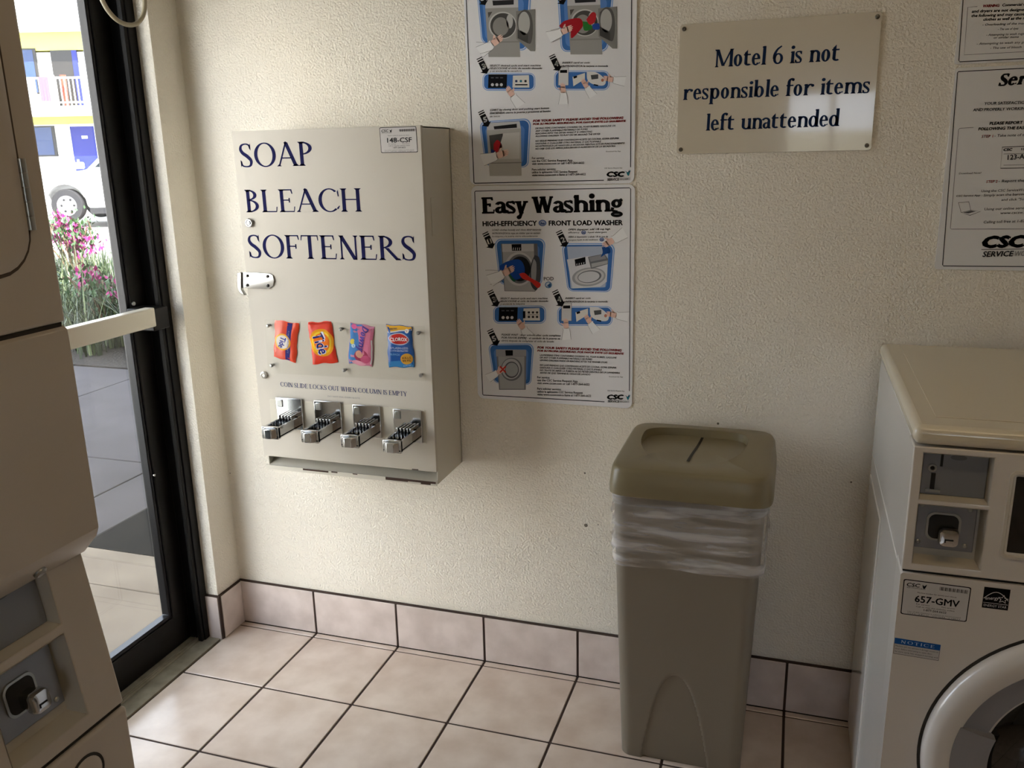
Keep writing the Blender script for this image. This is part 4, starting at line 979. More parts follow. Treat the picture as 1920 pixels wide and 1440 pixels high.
def safety(Po, x0, y0, sl, lines, red):
    for i, (t, w) in enumerate(red): Po.Tx(t, x0, y0+i*34, x0+w, y0+i*34+sl*w, 25 if i == 0 else 21, RED, bold=.035, shear=.2)
    y = y0+82
    for t, w in lines:
        if t: Po.Tx(t, x0+28, y, x0+28+w, y+sl*w, 19, TXT, bold=.014, shear=.2)
        y += 29 if t else 26
safety(Po, 765, 1880, .036, (('LAUNDERING ITEMS CONTAINING COOKING OIL, FOAM RUBBER, GASOLINE', 865), ('OR ANY OTHER FLAMMABLE MATERIALS OR FUMES', 590), ('LEAVING CHILDREN INSIDE OR REACHING AFTER THE WASHER STOPS', 760), ('', 0), ('NO LAVE PRENDAS QUE CONTENGAN ACEITE DE COCINA, GOMA ESPUMA', 860), ('GASOLINA O CUALQUIER OTRO MATERIAL O GAS FLAMABLE', 700), ('NO TRATE DE ABRIR LA PUERTA NI DE METER DENTRO DE LA LAVADORA', 900), ('ANTES DE QUE TERMINE EL CICLO DE LAVADO', 570)), (('FOR YOUR SAFETY PLEASE AVOID THE FOLLOWING', 950), ('POR SU PROPIA SEGURIDAD, POR FAVOR EVITE LO SIGUIENTE', 975)))
def service(Po, x, y, sl):
    for i, (t, w) in enumerate((('For service:', 140), ('use the CSC Service Request App', 455), ('visit www.cscsw.com or call 1-877-264-6622', 588), ('', 0), ('Para solicitar servicio:', 268), ('utilice la aplicación CSC Service Request', 512), ('visite www.cscsw.com o llame al 1-877-264-6622', 605))):
        if t: Po.Tx(t, x, y+i*32, x+w, y+i*32+sl*w, 24, TXT, bold=.012)
service(Po, 765, 2215, .03)
Po.Tx('Download the App', 1572, 2203, 1728, 2206, 14, TXT); Po.Tx('CSC Service Request App', 1555, 2360, 1745, 2366, 14, TXT)
csc_logo(Po, 1548, 1742, 2450, 50); hummingbird(Po, 1785, 2430, 1.0)
Po.Tx('SERVICE', 1555, 2484, 1690, 2488, 24, '#4a4a50', bold=.02, shear=.2); Po.Tx('WORKS', 1694, 2488, 1800, 2490, 24, '#a0a0a8', shear=.2)
Po.build('printed_artwork', pw_)

# ---- drying poster above (drawing at 4.11 times, rescaled to the other's units)
pd_ = plate('instruction_poster', .903, 1.360, 1.4862, 2.096, .018, .0025, PLATE, 'drying instruction poster directly above the washing one, cut off by the top of the picture', 'poster', None)
Q_ = 6*.24303
Po = Poster(lambda p: (860+p[0]*.24303, p[1]*.24303), -.0036)
class Sub(Poster):
    pass
Po.k = .24303
Po.Ln([(38, -430), (58, 0), (118, 1408), (124, 1414), (1120, 1391)], 7, '#2e3440', 1); Po.Ln([(1352, -430), (1334, 0), (1326, 1290)], 7, '#2e3440', 1)
Po.Ln([(38, -430), (1352, -450)], 7, '#2e3440', 1)
def dryer(Po, x, y, w, h, door=True):
    """machine with open door; (x, y) top left of the front"""
    Po.P([(x, y), (x+w, y-8), (x+w+15, y+h), (x+25, y+h)], '#9b9a98', 5); Po.P([(x, y-78), (x+w-2, y-86), (x+w, y-8), (x, y)], ML, 5); Po.P([(x+55, y-60), (x+w-35, y-66), (x+w-35, y-30), (x+60, y-22)], '#2a2a2e', 6); Po.P([(x+22, y+255), (x+w+6, y+250), (x+w+12, y+262), (x+24, y+268)], '#8a8986', 6)
    Po.E(x+135, y+130, 108, 105, '#c4c4c4', 6); Po.E(x+137, y+132, 98, 96, '#4e4d4c', 7); Po.E(x+120, y+140, 62, 72, '#8f8d8a', 8); Po.E(x+188, y+100, 26, 55, '#bcbcba', 8)
    Po.P([(x+20, y+30), (x+55, y+25), (x+25, y+75)], '#565450', 6)
    Po.P([(x+238, y+20), (x+385, y+5), (x+385, y+330), (x+350, y+330), (x+240, y+235)], '#848380', 7); Po.Sm([(x+250, y+50), (x+300, y+10), (x+350, y+40), (x+368, y+150), (x+350, y+270), (x+290, y+230), (x+250, y+140)], '#5c5b5a', 8); Po.E(x+300, y+115, 45, 90, '#b2b2b0', 9); Po.P([(x+250, y+160), (x+330, y+200), (x+330, y+270), (x+250, y+230)], '#4c4b4a', 9)
Po.frame(0, 0, 0, 0, [(150, -60), (545, -65), (515, 385), (185, 325)]); dryer(Po, 205, 65, 255, 375)
Po.hand(265, 335, -.55, .85, l=11); Po.Ln([(135, 325), (240, 330)], 3, '#8a8a90', 11); Po.Ln([(165, 415), (250, 390)], 3, '#8a8a90', 11)
Po.frame(0, 0, 0, 0, [(775, -60), (1185, -65), (1140, 385), (800, 390)]); dryer(Po, 838, 45, 255, 375)
Po.Sm([(775, 200), (820, 160), (930, 140), (960, 190), (930, 240), (870, 295), (860, 220), (800, 220)], '#a8202a', 11); Po.Sm([(955, 165), (1010, 175), (1030, 220), (970, 235)], '#2f7a34', 11); Po.Sm([(985, 150), (1030, 95), (1060, 110), (1050, 170), (1010, 190)], '#b42a30', 12); Po.Sm([(1030, 190), (1080, 180), (1085, 225), (1040, 225)], '#2a4a9c', 11)
Po.hand(800, 245, -.35, .8, l=13); Po.Ln([(710, 235), (790, 215)], 3, '#8a8a90', 12); Po.Ln([(725, 325), (800, 290)], 3, '#8a8a90', 12)
Po.arrow(205, 40, '1', .68); Po.arrow(810, 35, '2', .68)
Pk = Poster(lambda p: (860+p[0]*.1667, p[1]*.1667), -.0036); Pk.mb = Po.mb
steps34(Pk, (285, 835), (1090, 810), (('SELECT desired cycle and start machine', 575), ('SELECCIONE el ciclo de secado deseado', 590), ('y se encienda la secadora', 360)), (('INSERT card or coin', 310), ('INTRODUZCA la tarjeta o moneda', 515)), 3)
Po.arrow(228, 978, '5', .68)
for t, y, w, bo in (('START by closing door and pushing start button', 856, 458, .016), ('ENCIENDA cierre la puerta y presione el botón', 880, 470, .016), ('de inicio', 905, 80, .004)): Po.Tx(t, 240, y, 240+w, y-16*w/458, 14, shear=.2, bold=bo)
Po.frame(0, 0, 0, 0, [(170, 950), (545, 925), (525, 1285), (215, 1270)])
Po.P([(215, 1005), (480, 990), (485, 1355), (240, 1358)], '#b2b1ae', 5); Po.P([(218, 950), (470, 935), (480, 990), (218, 1005)], ML, 5); Po.P([(270, 975), (448, 955), (450, 985), (275, 998)], '#2a2a2e', 6); Po.P([(225, 1255), (488, 1250), (488, 1258), (225, 1264)], '#8a8986', 6)
Po.P([(235, 1045), (340, 1030), (345, 1190), (250, 1200)], '#4e4d4c', 6); Po.Sm([(270, 1110), (300, 1080), (335, 1120), (320, 1165), (275, 1175)], '#b42a30', 7); Po.Sm([(250, 1150), (290, 1170), (285, 1200), (255, 1195)], '#2a3a7c', 7); Po.P([(345, 1030), (470, 1020), (470, 1225), (262, 1228), (300, 1180)], '#c8c7c4', 7)
Po.hand(300, 1200, -.25, .85, l=10)
Pk2 = Poster(lambda p: (860+p[0]*.1667, p[1]*.1667), -.0036); Pk2.mb = Po.mb
safety(Pk2, 835, 1372, -.035, (('DRYING ITEMS CONTAINING COOKING OIL, FOAM RUBBER, GASOLINE OR', 900), ('ANY OTHER FLAMMABLE MATERIALS OR FUMES', 590), ('REACHING INTO THE DRYER WHILE IT IS OPERATING', 640), ('ALLOWING CHILDREN TO PLAY ON OR AROUND THE DRYER', 730), ('', 0), ('NO SEQUE PRENDAS QUE CONTENGAN ACEITE DE COCINA, GOMA ESPUMA', 940), ('GASOLINA O CUALQUIER OTRO MATERIAL O GAS FLAMABLE', 740), ('NO INTRODUZCA LAS MANOS EN LA SECADORA MIENTRAS ESTÉ EN FUNCIONAMIENTO', 1005), ('NO DEJE QUE LOS NIÑOS JUEGUEN EN O ALREDEDOR DE LA SECADORA', 900)), (('FOR YOUR SAFETY PLEASE AVOID THE FOLLOWING', 1020), ('POR SU PROPIA SEGURIDAD, POR FAVOR EVITE LO SIGUIENTE', 1045)))
service(Pk2, 825, 1790, -.02)
Po.Tx('Download the App', 1137, 1173, 1250, 1170, 9, TXT); Po.Tx('CSC Service Request App', 1125, 1302, 1262, 1299, 9, TXT)
csc_logo(Po, 1140, 1283, 1362, 38); hummingbird(Po, 1308, 1335, .75); Po.Tx('SERVICE', 1145, 1395, 1240, 1392, 20, '#4a4a50', bold=.02, shear=.2); Po.Tx('WORKS', 1243, 1391, 1325, 1389, 20, '#a0a0a8', shear=.2)
Po.build('printed_artwork', pd_)

# small chips and plugged holes in the plaster
b = MB()
for u, v, r in ((1098, 986, .0035), (1096, 888, .0016), (1346, 795, .002), (1121, 985, .0012), (1596, 905, .0016), (430, 888, .0012)):
    x, z = hw((u, v)); b.revolve([(r*1.6, 0), (r, .0006), (r*.4, .0003), (0, .0002)], (x, -.0002, z), (0, -1, 0), mat('plaster_chip', '#6f685e', .9), 12)
obj('plaster_chips', b, bpy.data.objects['wall_back'])

# ---- motel notice
ms = plate('notice_sign', 1.4675, 1.9265, 1.558, 1.8645, .008, .003, SIGNP, 'shiny beige metal sign saying items left unattended are not our responsibility', 'sign')
kM = lambda p: (1250+p[0]*.21875, p[1]*.21875)
P = Print(hw, mapY(-.0041), d0=.0002)
gar = Serif(st=.155, th=.07, so=.045, sh=.035, br=.05, xh=.66, wf=.72)
for t, a, b, c in (('Motel 6 is not', (408, 577), (1482, 520), 150), ('responsible for items', (140, 858), (1742, 796), 140), ('left unattended', (335, 1120), (1478, 1080), 140)):
    P.text(t, kM(a), kM(b), c*.21875, '#16294a', 1, gar, shear=.03, track=.012)
P.build('lettering', ms)
for x, z in ((1.4775, 1.854), (1.9165, 1.854), (1.4775, 1.5685), (1.9165, 1.5685)):
    b = MB(); b.revolve([(.0052, 0), (.0052, .001), (.003, .0032), (0, .0036)], (x, -.004, z), (0, -1, 0), mat('sign_screw', '#6b665c', .35, .9), 18); b.box(x-.0036, x+.0036, -.0080, -.0074, z-.0006, z+.0006, DARK); obj('screw', b, ms)

# ---- two service posters at the right edge
P2 = mat('poster_plate_grey', '#d9d9da', .4, coat=.1)
sv = plate('service_poster', 2.0915, 2.3965, 1.277, 1.7345, .006, .0025, P2, 'grey service request poster at the right edge, below the other service poster', 'poster')
kS = lambda p: (1740+p[0]*.3614, p[1]*.3611)
Po = Poster(kS, -.0036)
Po.line([p for p in [kS(q) for q in ((620, 348), (158, 372), (153, 378), (76, 1375), (80, 1381), (700, 1386))]], 1.7, '#2e3036', 1)
Po.Tx('Service', 365, 447, 690, 425, 62, BK, 6, font=bkm, shear=.22)
for t, x0, y, x1, cap, c, bo in (('YOUR SATISFACTION', 292, 545, 520, 15, TXT, .012), ('AND PROPERLY WORKING', 232, 578, 520, 15, TXT, .012), ('PLEASE REPORT', 318, 648, 492, 15, BK, .025), ('FOLLOWING THE EASY', 260, 677, 515, 15, BK, .025), ('STEP 1', 277, 715, 338, 14, RED, .01), ('- Take note of the', 344, 711, 520, 14, TXT, .004), ('STEP 2', 301, 950, 360, 14, RED, .01), ('- Report the', 365, 947, 500, 14, TXT, .004), ('Using the CSC ServiceWorks', 276, 998, 530, 13, TXT, .0), ('Simply scan the barcode', 288, 1020, 515, 13, TXT, .0), ('and click "Submit', 380, 1043, 540, 13, TXT, .0), ('Using our online service', 292, 1092, 520, 13, TXT, .0), ('www.cscsw.com', 375, 1112, 540, 13, TXT, .0), ('Calling toll free at 1-877', 288, 1160, 515, 14, TXT, .0), ('Download Now!', 160, 905, 276, 9, TXT, .01), ('CSC Service App', 146, 1022, 270, 9, TXT, .01)):
    Po.Tx(t, x0, y, x1, y-(x1-x0)*.03, cap, c, bold=bo, shear=.12)
Po.Ln([(236, 662), (165, 666), (158, 674), (116, 1185), (122, 1190), (700, 1188)], 2.5, '#6a6a70', 1)
Po.Ln([(620, 755), (386, 764), (376, 874), (700, 868)], 3.5, BK, 2); Po.Tx('CSC', 390, 784, 438, 782, 13, BK, bold=.04, shear=.15); Po.Tx('123-A', 412, 830, 500, 824, 26, TXT, bold=.01); Po.Ln([(392, 800), (640, 794)], 2, TXT, 2); Po.Ln([(392, 858), (640, 852)], 2, TXT, 2)
for k in range(8): Po.Ln([(486+k*9, 768), (486+k*9, 780)], 4, TXT, 2)
Po.Ln([(158, 1052), (212, 1048), (222, 1092), (172, 1104)], 3, '#55555a', 2, True); Po.Ln([(172, 1104), (222, 1092), (272, 1098), (218, 1118)], 3, '#55555a', 2, True); Po.P([(182, 1104), (222, 1095), (248, 1098), (210, 1108)], '#55555a', 3)
Po.Tx('CSC', 277, 1285, 512, 1280, 58, BK, bold=.045, shear=.18); Po.Ln([(277, 1296), (680, 1290)], 3, BK, 2); Po.Tx('SERVICE', 281, 1333, 445, 1330, 28, '#3a3a40', bold=.02, shear=.2); Po.Tx('WORKS', 450, 1330, 560, 1328, 28, '#8a8a90', shear=.2)
Po.build('printed_text', sv)
sv2 = plate('service_poster', 2.0875, 2.3925, 1.7425, 2.200, .006, .0025, P2, 'grey warning poster cut off by the top right corner of the picture', 'poster')
Po = Poster(kS, -.0036)
Po.line([kS(q) for q in ((620, 298), (165, 321), (160, 314), (182, 0), (215, -420), (700, -440))], 1.7, '#2e3036', 1)
Po.Ln([(620, 262), (188, 285), (206, 38), (256, 34)], 2.5, '#6a6a70', 1)
for t, x0, y, x1, cap, c, bo in (('WARNING:', 284, 38, 372, 14, RED, .03), ('Commercial w', 384, 33, 510, 14, TXT, .025), ('and dryers are not designed to', 226, 66, 540, 15, TXT, .02), ('the following and may cause the', 224, 89, 540, 15, TXT, .02), ('clothes as well as the mac', 286, 108, 530, 15, TXT, .02), ('- Overloading of the machine', 282, 134, 540, 12, TXT, .0), ('- The use of dyes', 362, 157, 468, 12, TXT, .0), ('- Attempting to wash rugs, pillows', 302, 187, 560, 12, TXT, .0), ('or similar items', 340, 201, 470, 12, TXT, .0), ('- Attempting to wash any garment', 252, 233, 560, 12, TXT, .0), ('- The use of bleach', 322, 255, 485, 12, TXT, .0)):
    Po.Tx(t, x0, y, x1, y-(x1-x0)*.035, cap, c, bold=bo, shear=.15)
Po.build('printed_text', sv2)

# ================================================================== TRASH CAN, LINER
def ring_u(cx, cy, hx, hy, r, z, n):
    P = rrect(cx-hx, cx+hx, cy-hy, cy+hy, r, 8); P = P+[P[0]]
    L = [0]
    for a, b in zip(P, P[1:]): L.append(L[-1]+math.hypot(b[0]-a[0], b[1]-a[1]))
    out = []; k = 0
    for i in range(n):
        s = L[-1]*i/n
        while L[k+1] < s: k += 1
        t = (s-L[k])/max(1e-9, L[k+1]-L[k]); out.append(Vector((P[k][0]+(P[k+1][0]-P[k][0])*t, P[k][1]+(P[k+1][1]-P[k][1])*t, z)))
    return out
def bin_dims(z):
    t = min(1, z/.78); return (1.557+.006*t, -.192-.024*t, .156+.022*t, .130+.047*t, .030)
TC = thing('trash_can', (1.557, -.19, 0), 'tall square taupe plastic trash can with a slotted lid standing against the wall', 'trash can')
rings = []
def sstep(a, b, x): x = max(0, min(1, (x-a)/(b-a))); return x*x*(3-2*x)
nz = 110
for k in range(nz+1):
    z = .80*k/nz if k > 0 else 0.0
    cx, cy, hx, hy, r = bin_dims(z); R = ring_u(cx, cy, hx, hy, r, z, 300)
    for v in R:
        if v.y < cy-hy+.02:
            u = abs(v.x-1.545)/.088; hgt = .285*(1-u**2.2) if u < 1 else -1
            d = min((hgt-z)*.5, (1-u)*.09) if u < 1 else -1
            v.y += .007*sstep(0, .006, d)
    rings.append(R)
b = MB(); b.loft(rings, BINM, True, False)
inner = [ring_u(*[q-(.004 if i in (2, 3) else 0) for i, q in enumerate(bin_dims(z))], z, 300) for z in (.80, .4, .006)]
b.loft([rings[-1]]+inner, BINM, False, True)
obj('bin_body', b, TC, smooth=50)
def se(cx, cy, hx, hy, z, n=96, e=7.0, eb=None):
    out = []
    for k in range(n):
        a = 2*math.pi*k/n; c, s = math.cos(a), math.sin(a); p = 2/(e if s >= 0 or eb is None else eb)
        out.append(Vector((cx+hx*math.copysign(abs(c)**p, c), cy+hy*math.copysign(abs(s)**p, s), z)))
    return out
lcx, lcy = 1.566, -.230
top = .853
R = [se(lcx, lcy, .183, .183, .795, e=9), se(lcx, lcy, .1905, .1925, .785, e=9), se(lcx, lcy, .1905, .1925, .800, e=9), se(lcx, lcy, .185, .188, top-.012, e=9), se(lcx, lcy, .180, .183, top-.003, e=9), se(lcx, lcy, .175, .178, top, e=9)]
dcx, dcy, dhx, dhb, dhf = 1.552, -.155, .132, .075, .205
def dring(s, zf):
    out = []
    for v in se(0, 0, 1, 1, 0, e=3.6, eb=2.1):
        out.append(Vector((dcx+v.x*dhx*s, dcy+(v.y*dhb if v.y > 0 else v.y*dhf)*s, 0)))
    for v in out: v.z = zf(v.y)
    return out
zt_ = lambda y: top
zd_ = lambda y: top-.0008-.020*sstep(dcy-dhf, dcy+dhb*.9, y)
R += [dring(1.0, zt_), dring(.985, zd_), dring(.6, zd_), dring(.2, zd_), dring(.01, zd_)]
b = MB(); b.loft(R, LIDM, False, True)
b.loft([R[0], se(lcx, lcy, .178, .180, .80, e=9), se(lcx, lcy, .165, .168, top-.03, e=9)], LIDM, False, False)
lid = tag(obj('lid', b, TC, smooth=50), 'taupe lid with a slotted dish')
b = MB(); y0, y1 = dcy+dhb*.93, dcy-dhf*.86
vs = []
for i in range(9):
    y = y0+(y1-y0)*i/8; x = 1.566-.010*i/8
    vs += [(x-.0035, y, zd_(y)+.0008), (x+.0035, y, zd_(y)+.0008)]
b.add(vs, [(2*i, 2*i+2, 2*i+3, 2*i+1) for i in range(8)], DARK); obj('flap_slit', b, lid, smooth=None)
# clear plastic liner folded over the rim
m = bpy.data.materials.new('liner_film'); m.use_nodes = True; nt = m.node_tree; pb_ = nt.nodes['Principled BSDF']
pb_.inputs['Base Color'].default_value = lin('#e9e6e4')+(1,); pb_.inputs['Roughness'].default_value = .28; pb_.inputs['Transmission Weight'].default_value = 0
tc = nt.nodes.new('ShaderNodeTexCoord'); mpn = nt.nodes.new('ShaderNodeMapping'); mpn.inputs['Scale'].default_value = (5, 5, 34); mpn.inputs['Rotation'].default_value = (0, .12, .0)
nn = nt.nodes.new('ShaderNodeTexNoise'); nn.inputs['Scale'].default_value = 1.0; nn.inputs['Detail'].default_value = 3
mr = nt.nodes.new('ShaderNodeMapRange'); mr.inputs[1].default_value = .43; mr.inputs[2].default_value = .60; mr.inputs[3].default_value = .07; mr.inputs[4].default_value = .46
nt.links.new(tc.outputs['Object'], mpn.inputs[0]); nt.links.new(mpn.outputs[0], nn.inputs['Vector']); nt.links.new(nn.outputs['Fac'], mr.inputs[0]); nt.links.new(mr.outputs[0], pb_.inputs['Alpha'])
LINER = m
b = MB(); N = 260; K = 64; rr_ = random.Random(11); rings = []
folds = [(rr_.uniform(.60, .79), rr_.uniform(-.022, .022), rr_.uniform(0, 6.28), rr_.choice((1, 1, 2)), rr_.uniform(.0025, .006), rr_.uniform(.0035, .007)) for _ in range(11)]
for k in range(K+1):
    t = k/K; R = []
    for i, v in enumerate(ring_u(0, 0, 1, 1, .18, 0, N)):
        a = math.atan2(v.y, v.x)
        zb = .597+.014*math.cos(a-.6)+.006*math.sin(3*a+1)
        z = .812-(.812-zb)*t; cx, cy, hx, hy, r = bin_dims(z)
        off = .0035+.0025*t+.0018*math.sin(a*9+t*7)*t
        for fz, ft, fp, fn, amp, wd in folds:
            zz = fz+ft*math.sin(fn*a+fp); off += amp*math.exp(-((z-zz)/wd)**2)*(.6+.4*math.sin(a*2+fp*3))
        if t > .93: off += .002

        R.append((a, z, off, cx, cy, hx, hy, i))

    RR = []
    ref = ring_u(R[0][3], R[0][4], R[0][5], R[0][6], .032, 0, N)
    for (a, z, off, cx, cy, hx, hy, i) in R:
        p = ref[i]; d = Vector(((p.x-cx)/hx, (p.y-cy)/hy, 0)); e = 8
        nrm = Vector((math.copysign(abs(d.x)**e, d.x)/hx, math.copysign(abs(d.y)**e, d.y)/hy, 0)); nrm.normalize()
        q = Vector((p.x, p.y, z))+nrm*off; q.y = min(q.y, -.003); RR.append(q)
    rings.append(RR)
b.loft(list(reversed(rings)), LINER, False, False)
tag(obj('trash_bag', b, smooth=60, loc=(1.557, -.19, .59)), 'translucent white plastic bag folded over the rim of the trash can', 'trash bag')

# ================================================================== FRONT LOAD WASHER ON THE RIGHT
SX0, SX1, SYF, SYB, STZ = 1.982, 2.662, -.728, -.05, 1.101
WM = thing('washing_machine', ((SX0+SX1)/2, (SYF+SYB)/2, 0), 'white coin operated front loading washing machine beside the trash can', 'washing machine')
b = MB(); b.box(SX0+.004, SX1-.004, SYF+.062, SYB, .03, 1.064, ENAM)
b.box(SX0+.0005, SX0+.006, -.36, SYB-.02, .10, .765, ENAM); b.box(SX0+.0022, SX0+.006, SYF+.03, SYB, .812, .817, ENAM)
obj('cabinet', b, WM, bevel=.003, seg=2)
b = MB(); b.box(SX0-.001, SX1+.001, SYF-.012, SYB, 1.066, STZ, ENAMT); obj('top_lid', b, WM, bevel=.014, seg=4)
b = MB(); b.box(SX0+.04, SX1-.04, SYF+.05, SYB-.03, STZ, STZ+.0015, ENAMT); obj('top_pressing', b, WM, bevel=.0012, seg=2)
for x in (SX0+.06, SX1-.06):
    for y in (SYF+.08, SYB-.08):
        b = MB(); b.cyl((x, y, 0), (x, y, .032), .022, DARK); obj('foot', b, WM)
def coin_station(parent, mp, a0, a1, u0, u1, l0, l1, sy=1, cub=CUB):
    """two recesses, keyed slot plate above and coin drop below. mp(a, b, d): d outwards, face at d = 0"""
    for b0, b1 in ((u0, u1), (l0, l1)):
        b = MB(); D = -.036; t = .003
        def q(p): b.add([mp(*v) for v in p], [(0, 1, 2, 3)], PANELG)
        q([(a0, b0, 0), (a1, b0, 0), (a1-.004, b0+.004, D), (a0+.004, b0+.004, D)]); q([(a1, b0, 0), (a1, b1, 0), (a1-.004, b1-.004, D), (a1-.004, b0+.004, D)])
        q([(a1, b1, 0), (a0, b1, 0), (a0+.004, b1-.004, D), (a1-.004, b1-.004, D)]); q([(a0, b1, 0), (a0, b0, 0), (a0+.004, b0+.004, D), (a0+.004, b1-.004, D)]); q([(a0+.004, b0+.004, D), (a1-.004, b0+.004, D), (a1-.004, b1-.004, D), (a0+.004, b1-.004, D)])
        obj('coin_recess', b, parent, smooth=None)
    def box(b, p, m):
        vs = [mp(a, c, d) for a in p[0:2] for c in p[2:4] for d in p[4:6]]; b.add(vs, [(0,1,3,2), (4,6,7,5), (0,4,5,1), (2,3,7,6), (0,2,6,4), (1,5,7,3)], m)
    A = mp(0, 0, 1); O = mp(0, 0, 0); nd = Vector(A)-Vector(O)
    w = a1-a0; h = u1-u0; b = MB(); d0 = -.022
    box(b, (a0+.003, a1-.003, u0+.003, u1-.002, d0-.012, d0), cub); pl = tag(obj('key_plate', b, parent, bevel=.001, seg=1), 'grey keyed plate')
    b = MB(); kx = a0+w*.20
    box(b, (kx+.009, kx+.013, u1-h*.34, u1-.003, d0, d0+.0015), DARK); box(b, (kx-.0035, kx+.0035, u0+h*.16, u0+h*.50, d0, d0+.002), DARK)
    box(b, (kx-.011, kx+.013, u0+h*.10, u0+h*.16, d0, d0+.004), DCHROME); obj('slot', b, pl)
    b = MB(); b.revolve([(.0035, .001), (.004, .004), (.007, .004), (.0075, 0)], Vector(mp(kx-.003, u0+h*.62, d0)), nd, DCHROME, 24); b.revolve([(0, .0005), (.0036, .0005)], Vector(mp(kx-.003, u0+h*.62, d0)), nd, DARK, 24); obj('lock', b, pl)
    b = MB(); ov = [mp(a0+w*.54+.013*math.cos(k*math.pi/10), u1-h*.13+.0048*math.sin(k*math.pi/10), d0+.0004) for k in range(20)]; b.add(ov, [tuple(range(20))], mat('oval_badge', '#5f6066', .5)); obj('badge', b, pl, smooth=None)
    h = l1-l0; b = MB(); d0 = -.026
    box(b, (a0+.003, a1-.010, l0+h*.18, l1-.002, d0-.014, d0), GREYM); cp = tag(obj('coin_plate', b, parent, bevel=.0015, seg=2), 'grey metal coin plate')
    for a, c in ((a0+.010, l1-.010), (a1-.022, l1-.012), (a0+.009, l0+h*.18+.012), (a1-.024, l0+h*.18+.012)):
        b = MB(); b.revolve([(.0042, 0), (.0042, .0012), (.0026, .003), (0, .003)], Vector(mp(a, c, d0)), nd, DCHROME, 14); obj('screw', b, cp)
    ca, cb_ = a0+w*.47, l0+h*.54
    b = MB()
    for s_, dd, mm in ((1.0, .003, DCHROME), (.86, .0035, DARK)):
        P = [mp(ca-.004+x*s_, cb_+.004+z*s_, d0+dd) for x, z in rrect(-.028, .028, -.027, .027, .014)]; n = len(P)
        P0 = [mp(ca-.004+x*s_, cb_+.004+z*s_, d0) for x, z in rrect(-.028, .028, -.027, .027, .014)]
        b.loft([P0, P], mm)
    obj('drop_recess', b, cp)
    b = MB(); Rr = lambda k, d: [mp(ca+.002+x*k, cb_-.004+z*k, d0+d) for x, z in rrect(-.0165, .0165, -.017, .016, .009)]
    b.loft([Rr(.8, .002), Rr(.85, .016), Rr(1, .020), Rr(1, .028), Rr(.9, .033), Rr(.55, .034)], CHROME); kb = tag(obj('coin_drop', b, cp, smooth=40), 'chrome coin drop')
    b = MB(); box(b, (ca-.005, ca+.009, cb_-.008, cb_-.0055, d0+.034, d0+.0348), DARK); box(b, (ca-.005, ca-.003, cb_-.012, cb_-.006, d0+.034, d0+.0348), DARK); obj('coin_slit', b, kb)
mpW = mapY(SYF-.008)
CA0, CA1 = 2.001, 2.110
b = MB(); holed(b, mpW, SX0+.002, SX1-.002, .829, 1.063, -.066, 0, [(CA0, CA1, .966, 1.052), (CA0, CA1, .843, .957), (2.147, 2.46, .883, 1.022)], ENAM)
cp_ = obj('control_panel', b, WM, bevel=.0025, seg=3)
coin_station(cp_, mpW, CA0, CA1, .966, 1.052, .843, .957)
b = MB(); P_ = lambda d, k: [mpW(a, c, d) for a, c in rrect(2.141-k, 2.466+k, .877-k, 1.028+k, .008+k)]
b.loft([P_(-.004, .006), P_(.0025, .005), P_(.003, 0), P_(-.003, -.004)], PANELG); b.box(2.143, 2.464, SYF-.006, SYF, .878, 1.026, BLACKG); tag(obj('display', b, cp_, smooth=40), 'black display window')
b = MB(); b.prism([mpW(a, c, -.070) for a, c in rrect(SX0+.002, SX1-.002, .06, .823, .006)], (0, -.070, 0), ENAM)
fp = obj('front_panel', b, WM, bevel=.003, seg=3); b = MB(); b.box(SX0+.006, SX1-.006, SYF+.0, SYF+.06, .816, .8295, SEAM); obj('seam', b, fp)
hs = homography([(1693, 1090), (1822, 1105), (1815, 1170), (1690, 1155)], [(1.980, .837), (2.087, .837), (2.087, .771), (1.982, .771)])
P = Print(ident, mpW, d0=.0004)
hh = homography([(0, 0), (1, 0), (1, 1), (0, 1)], [(1.990, .811), (2.100, .8095), (2.099, .741), (1.9905, .7405)])
service_sticker(P, hh, '657-GMV', '#1c1c22', '#c6c5c6'); tag(P.build('sticker', fp), 'white service sticker')
P = Print(homography([(0, 0), (1, 0), (1, 1), (0, 1)], [(2.120, .814), (2.161, .814), (2.161, .7735), (2.120, .7735)]), mpW, d0=.0004)
P.rect(0, 0, 1, 1, '#0c0c0e', 0); P.line([(.03+.01*k, .55-.35*math.sin(math.pi*k/94)) for k in range(95)], .03, '#d6d6d8', 1); P.rect(.03, .73, .97, .75, '#d6d6d8', 1)
P.text('energy', (.10, .60), (.62, .54), .16, '#e2e2e4', 1, shear=.25); st_ = []
for k in range(10):
    r = .20 if k % 2 == 0 else .085; a = -math.pi/2+k*math.pi/5+.1; st_.append((.77+r*math.cos(a), .50+r*math.sin(a)))
P.line(st_, .03, '#e2e2e4', 1, True); P.text('ENERGY STAR', (.06, .92), (.94, .92), .12, '#c8c8cc', 1); tag(P.build('sticker', fp), 'black star sticker')
P = Print(homography([(0, 0), (1, 0), (1, 1), (0, 1)], [(1.9855, .691), (2.0625, .689), (2.062, .656), (1.9855, .658)]), mpW, d0=.0004)
P.rect(0, 0, 1, 1, '#2c2c34', 0); P.rect(.008, .36, .992, .975, '#b9b8b8', 1); P.rect(0, 0, 1, .35, '#1d56a0', 1); P.text('NOTICE', (.14, .27), (.88, .27), .18, '#b9cfe8', 2, Serif(st=.15, th=.06, so=.06, sh=.05), track=.25)
for i, t in enumerate(('Machine will not operate if damage occurs to', 'door. Before attempting to open door,', 'be sure cycle has stopped turning and')): P.text(t, (.03, .52+.17*i), (.97 if i != 1 else .85, .52+.17*i), .09, '#2c2c34', 2)
tag(P.build('sticker', fp), 'blue and white notice sticker')
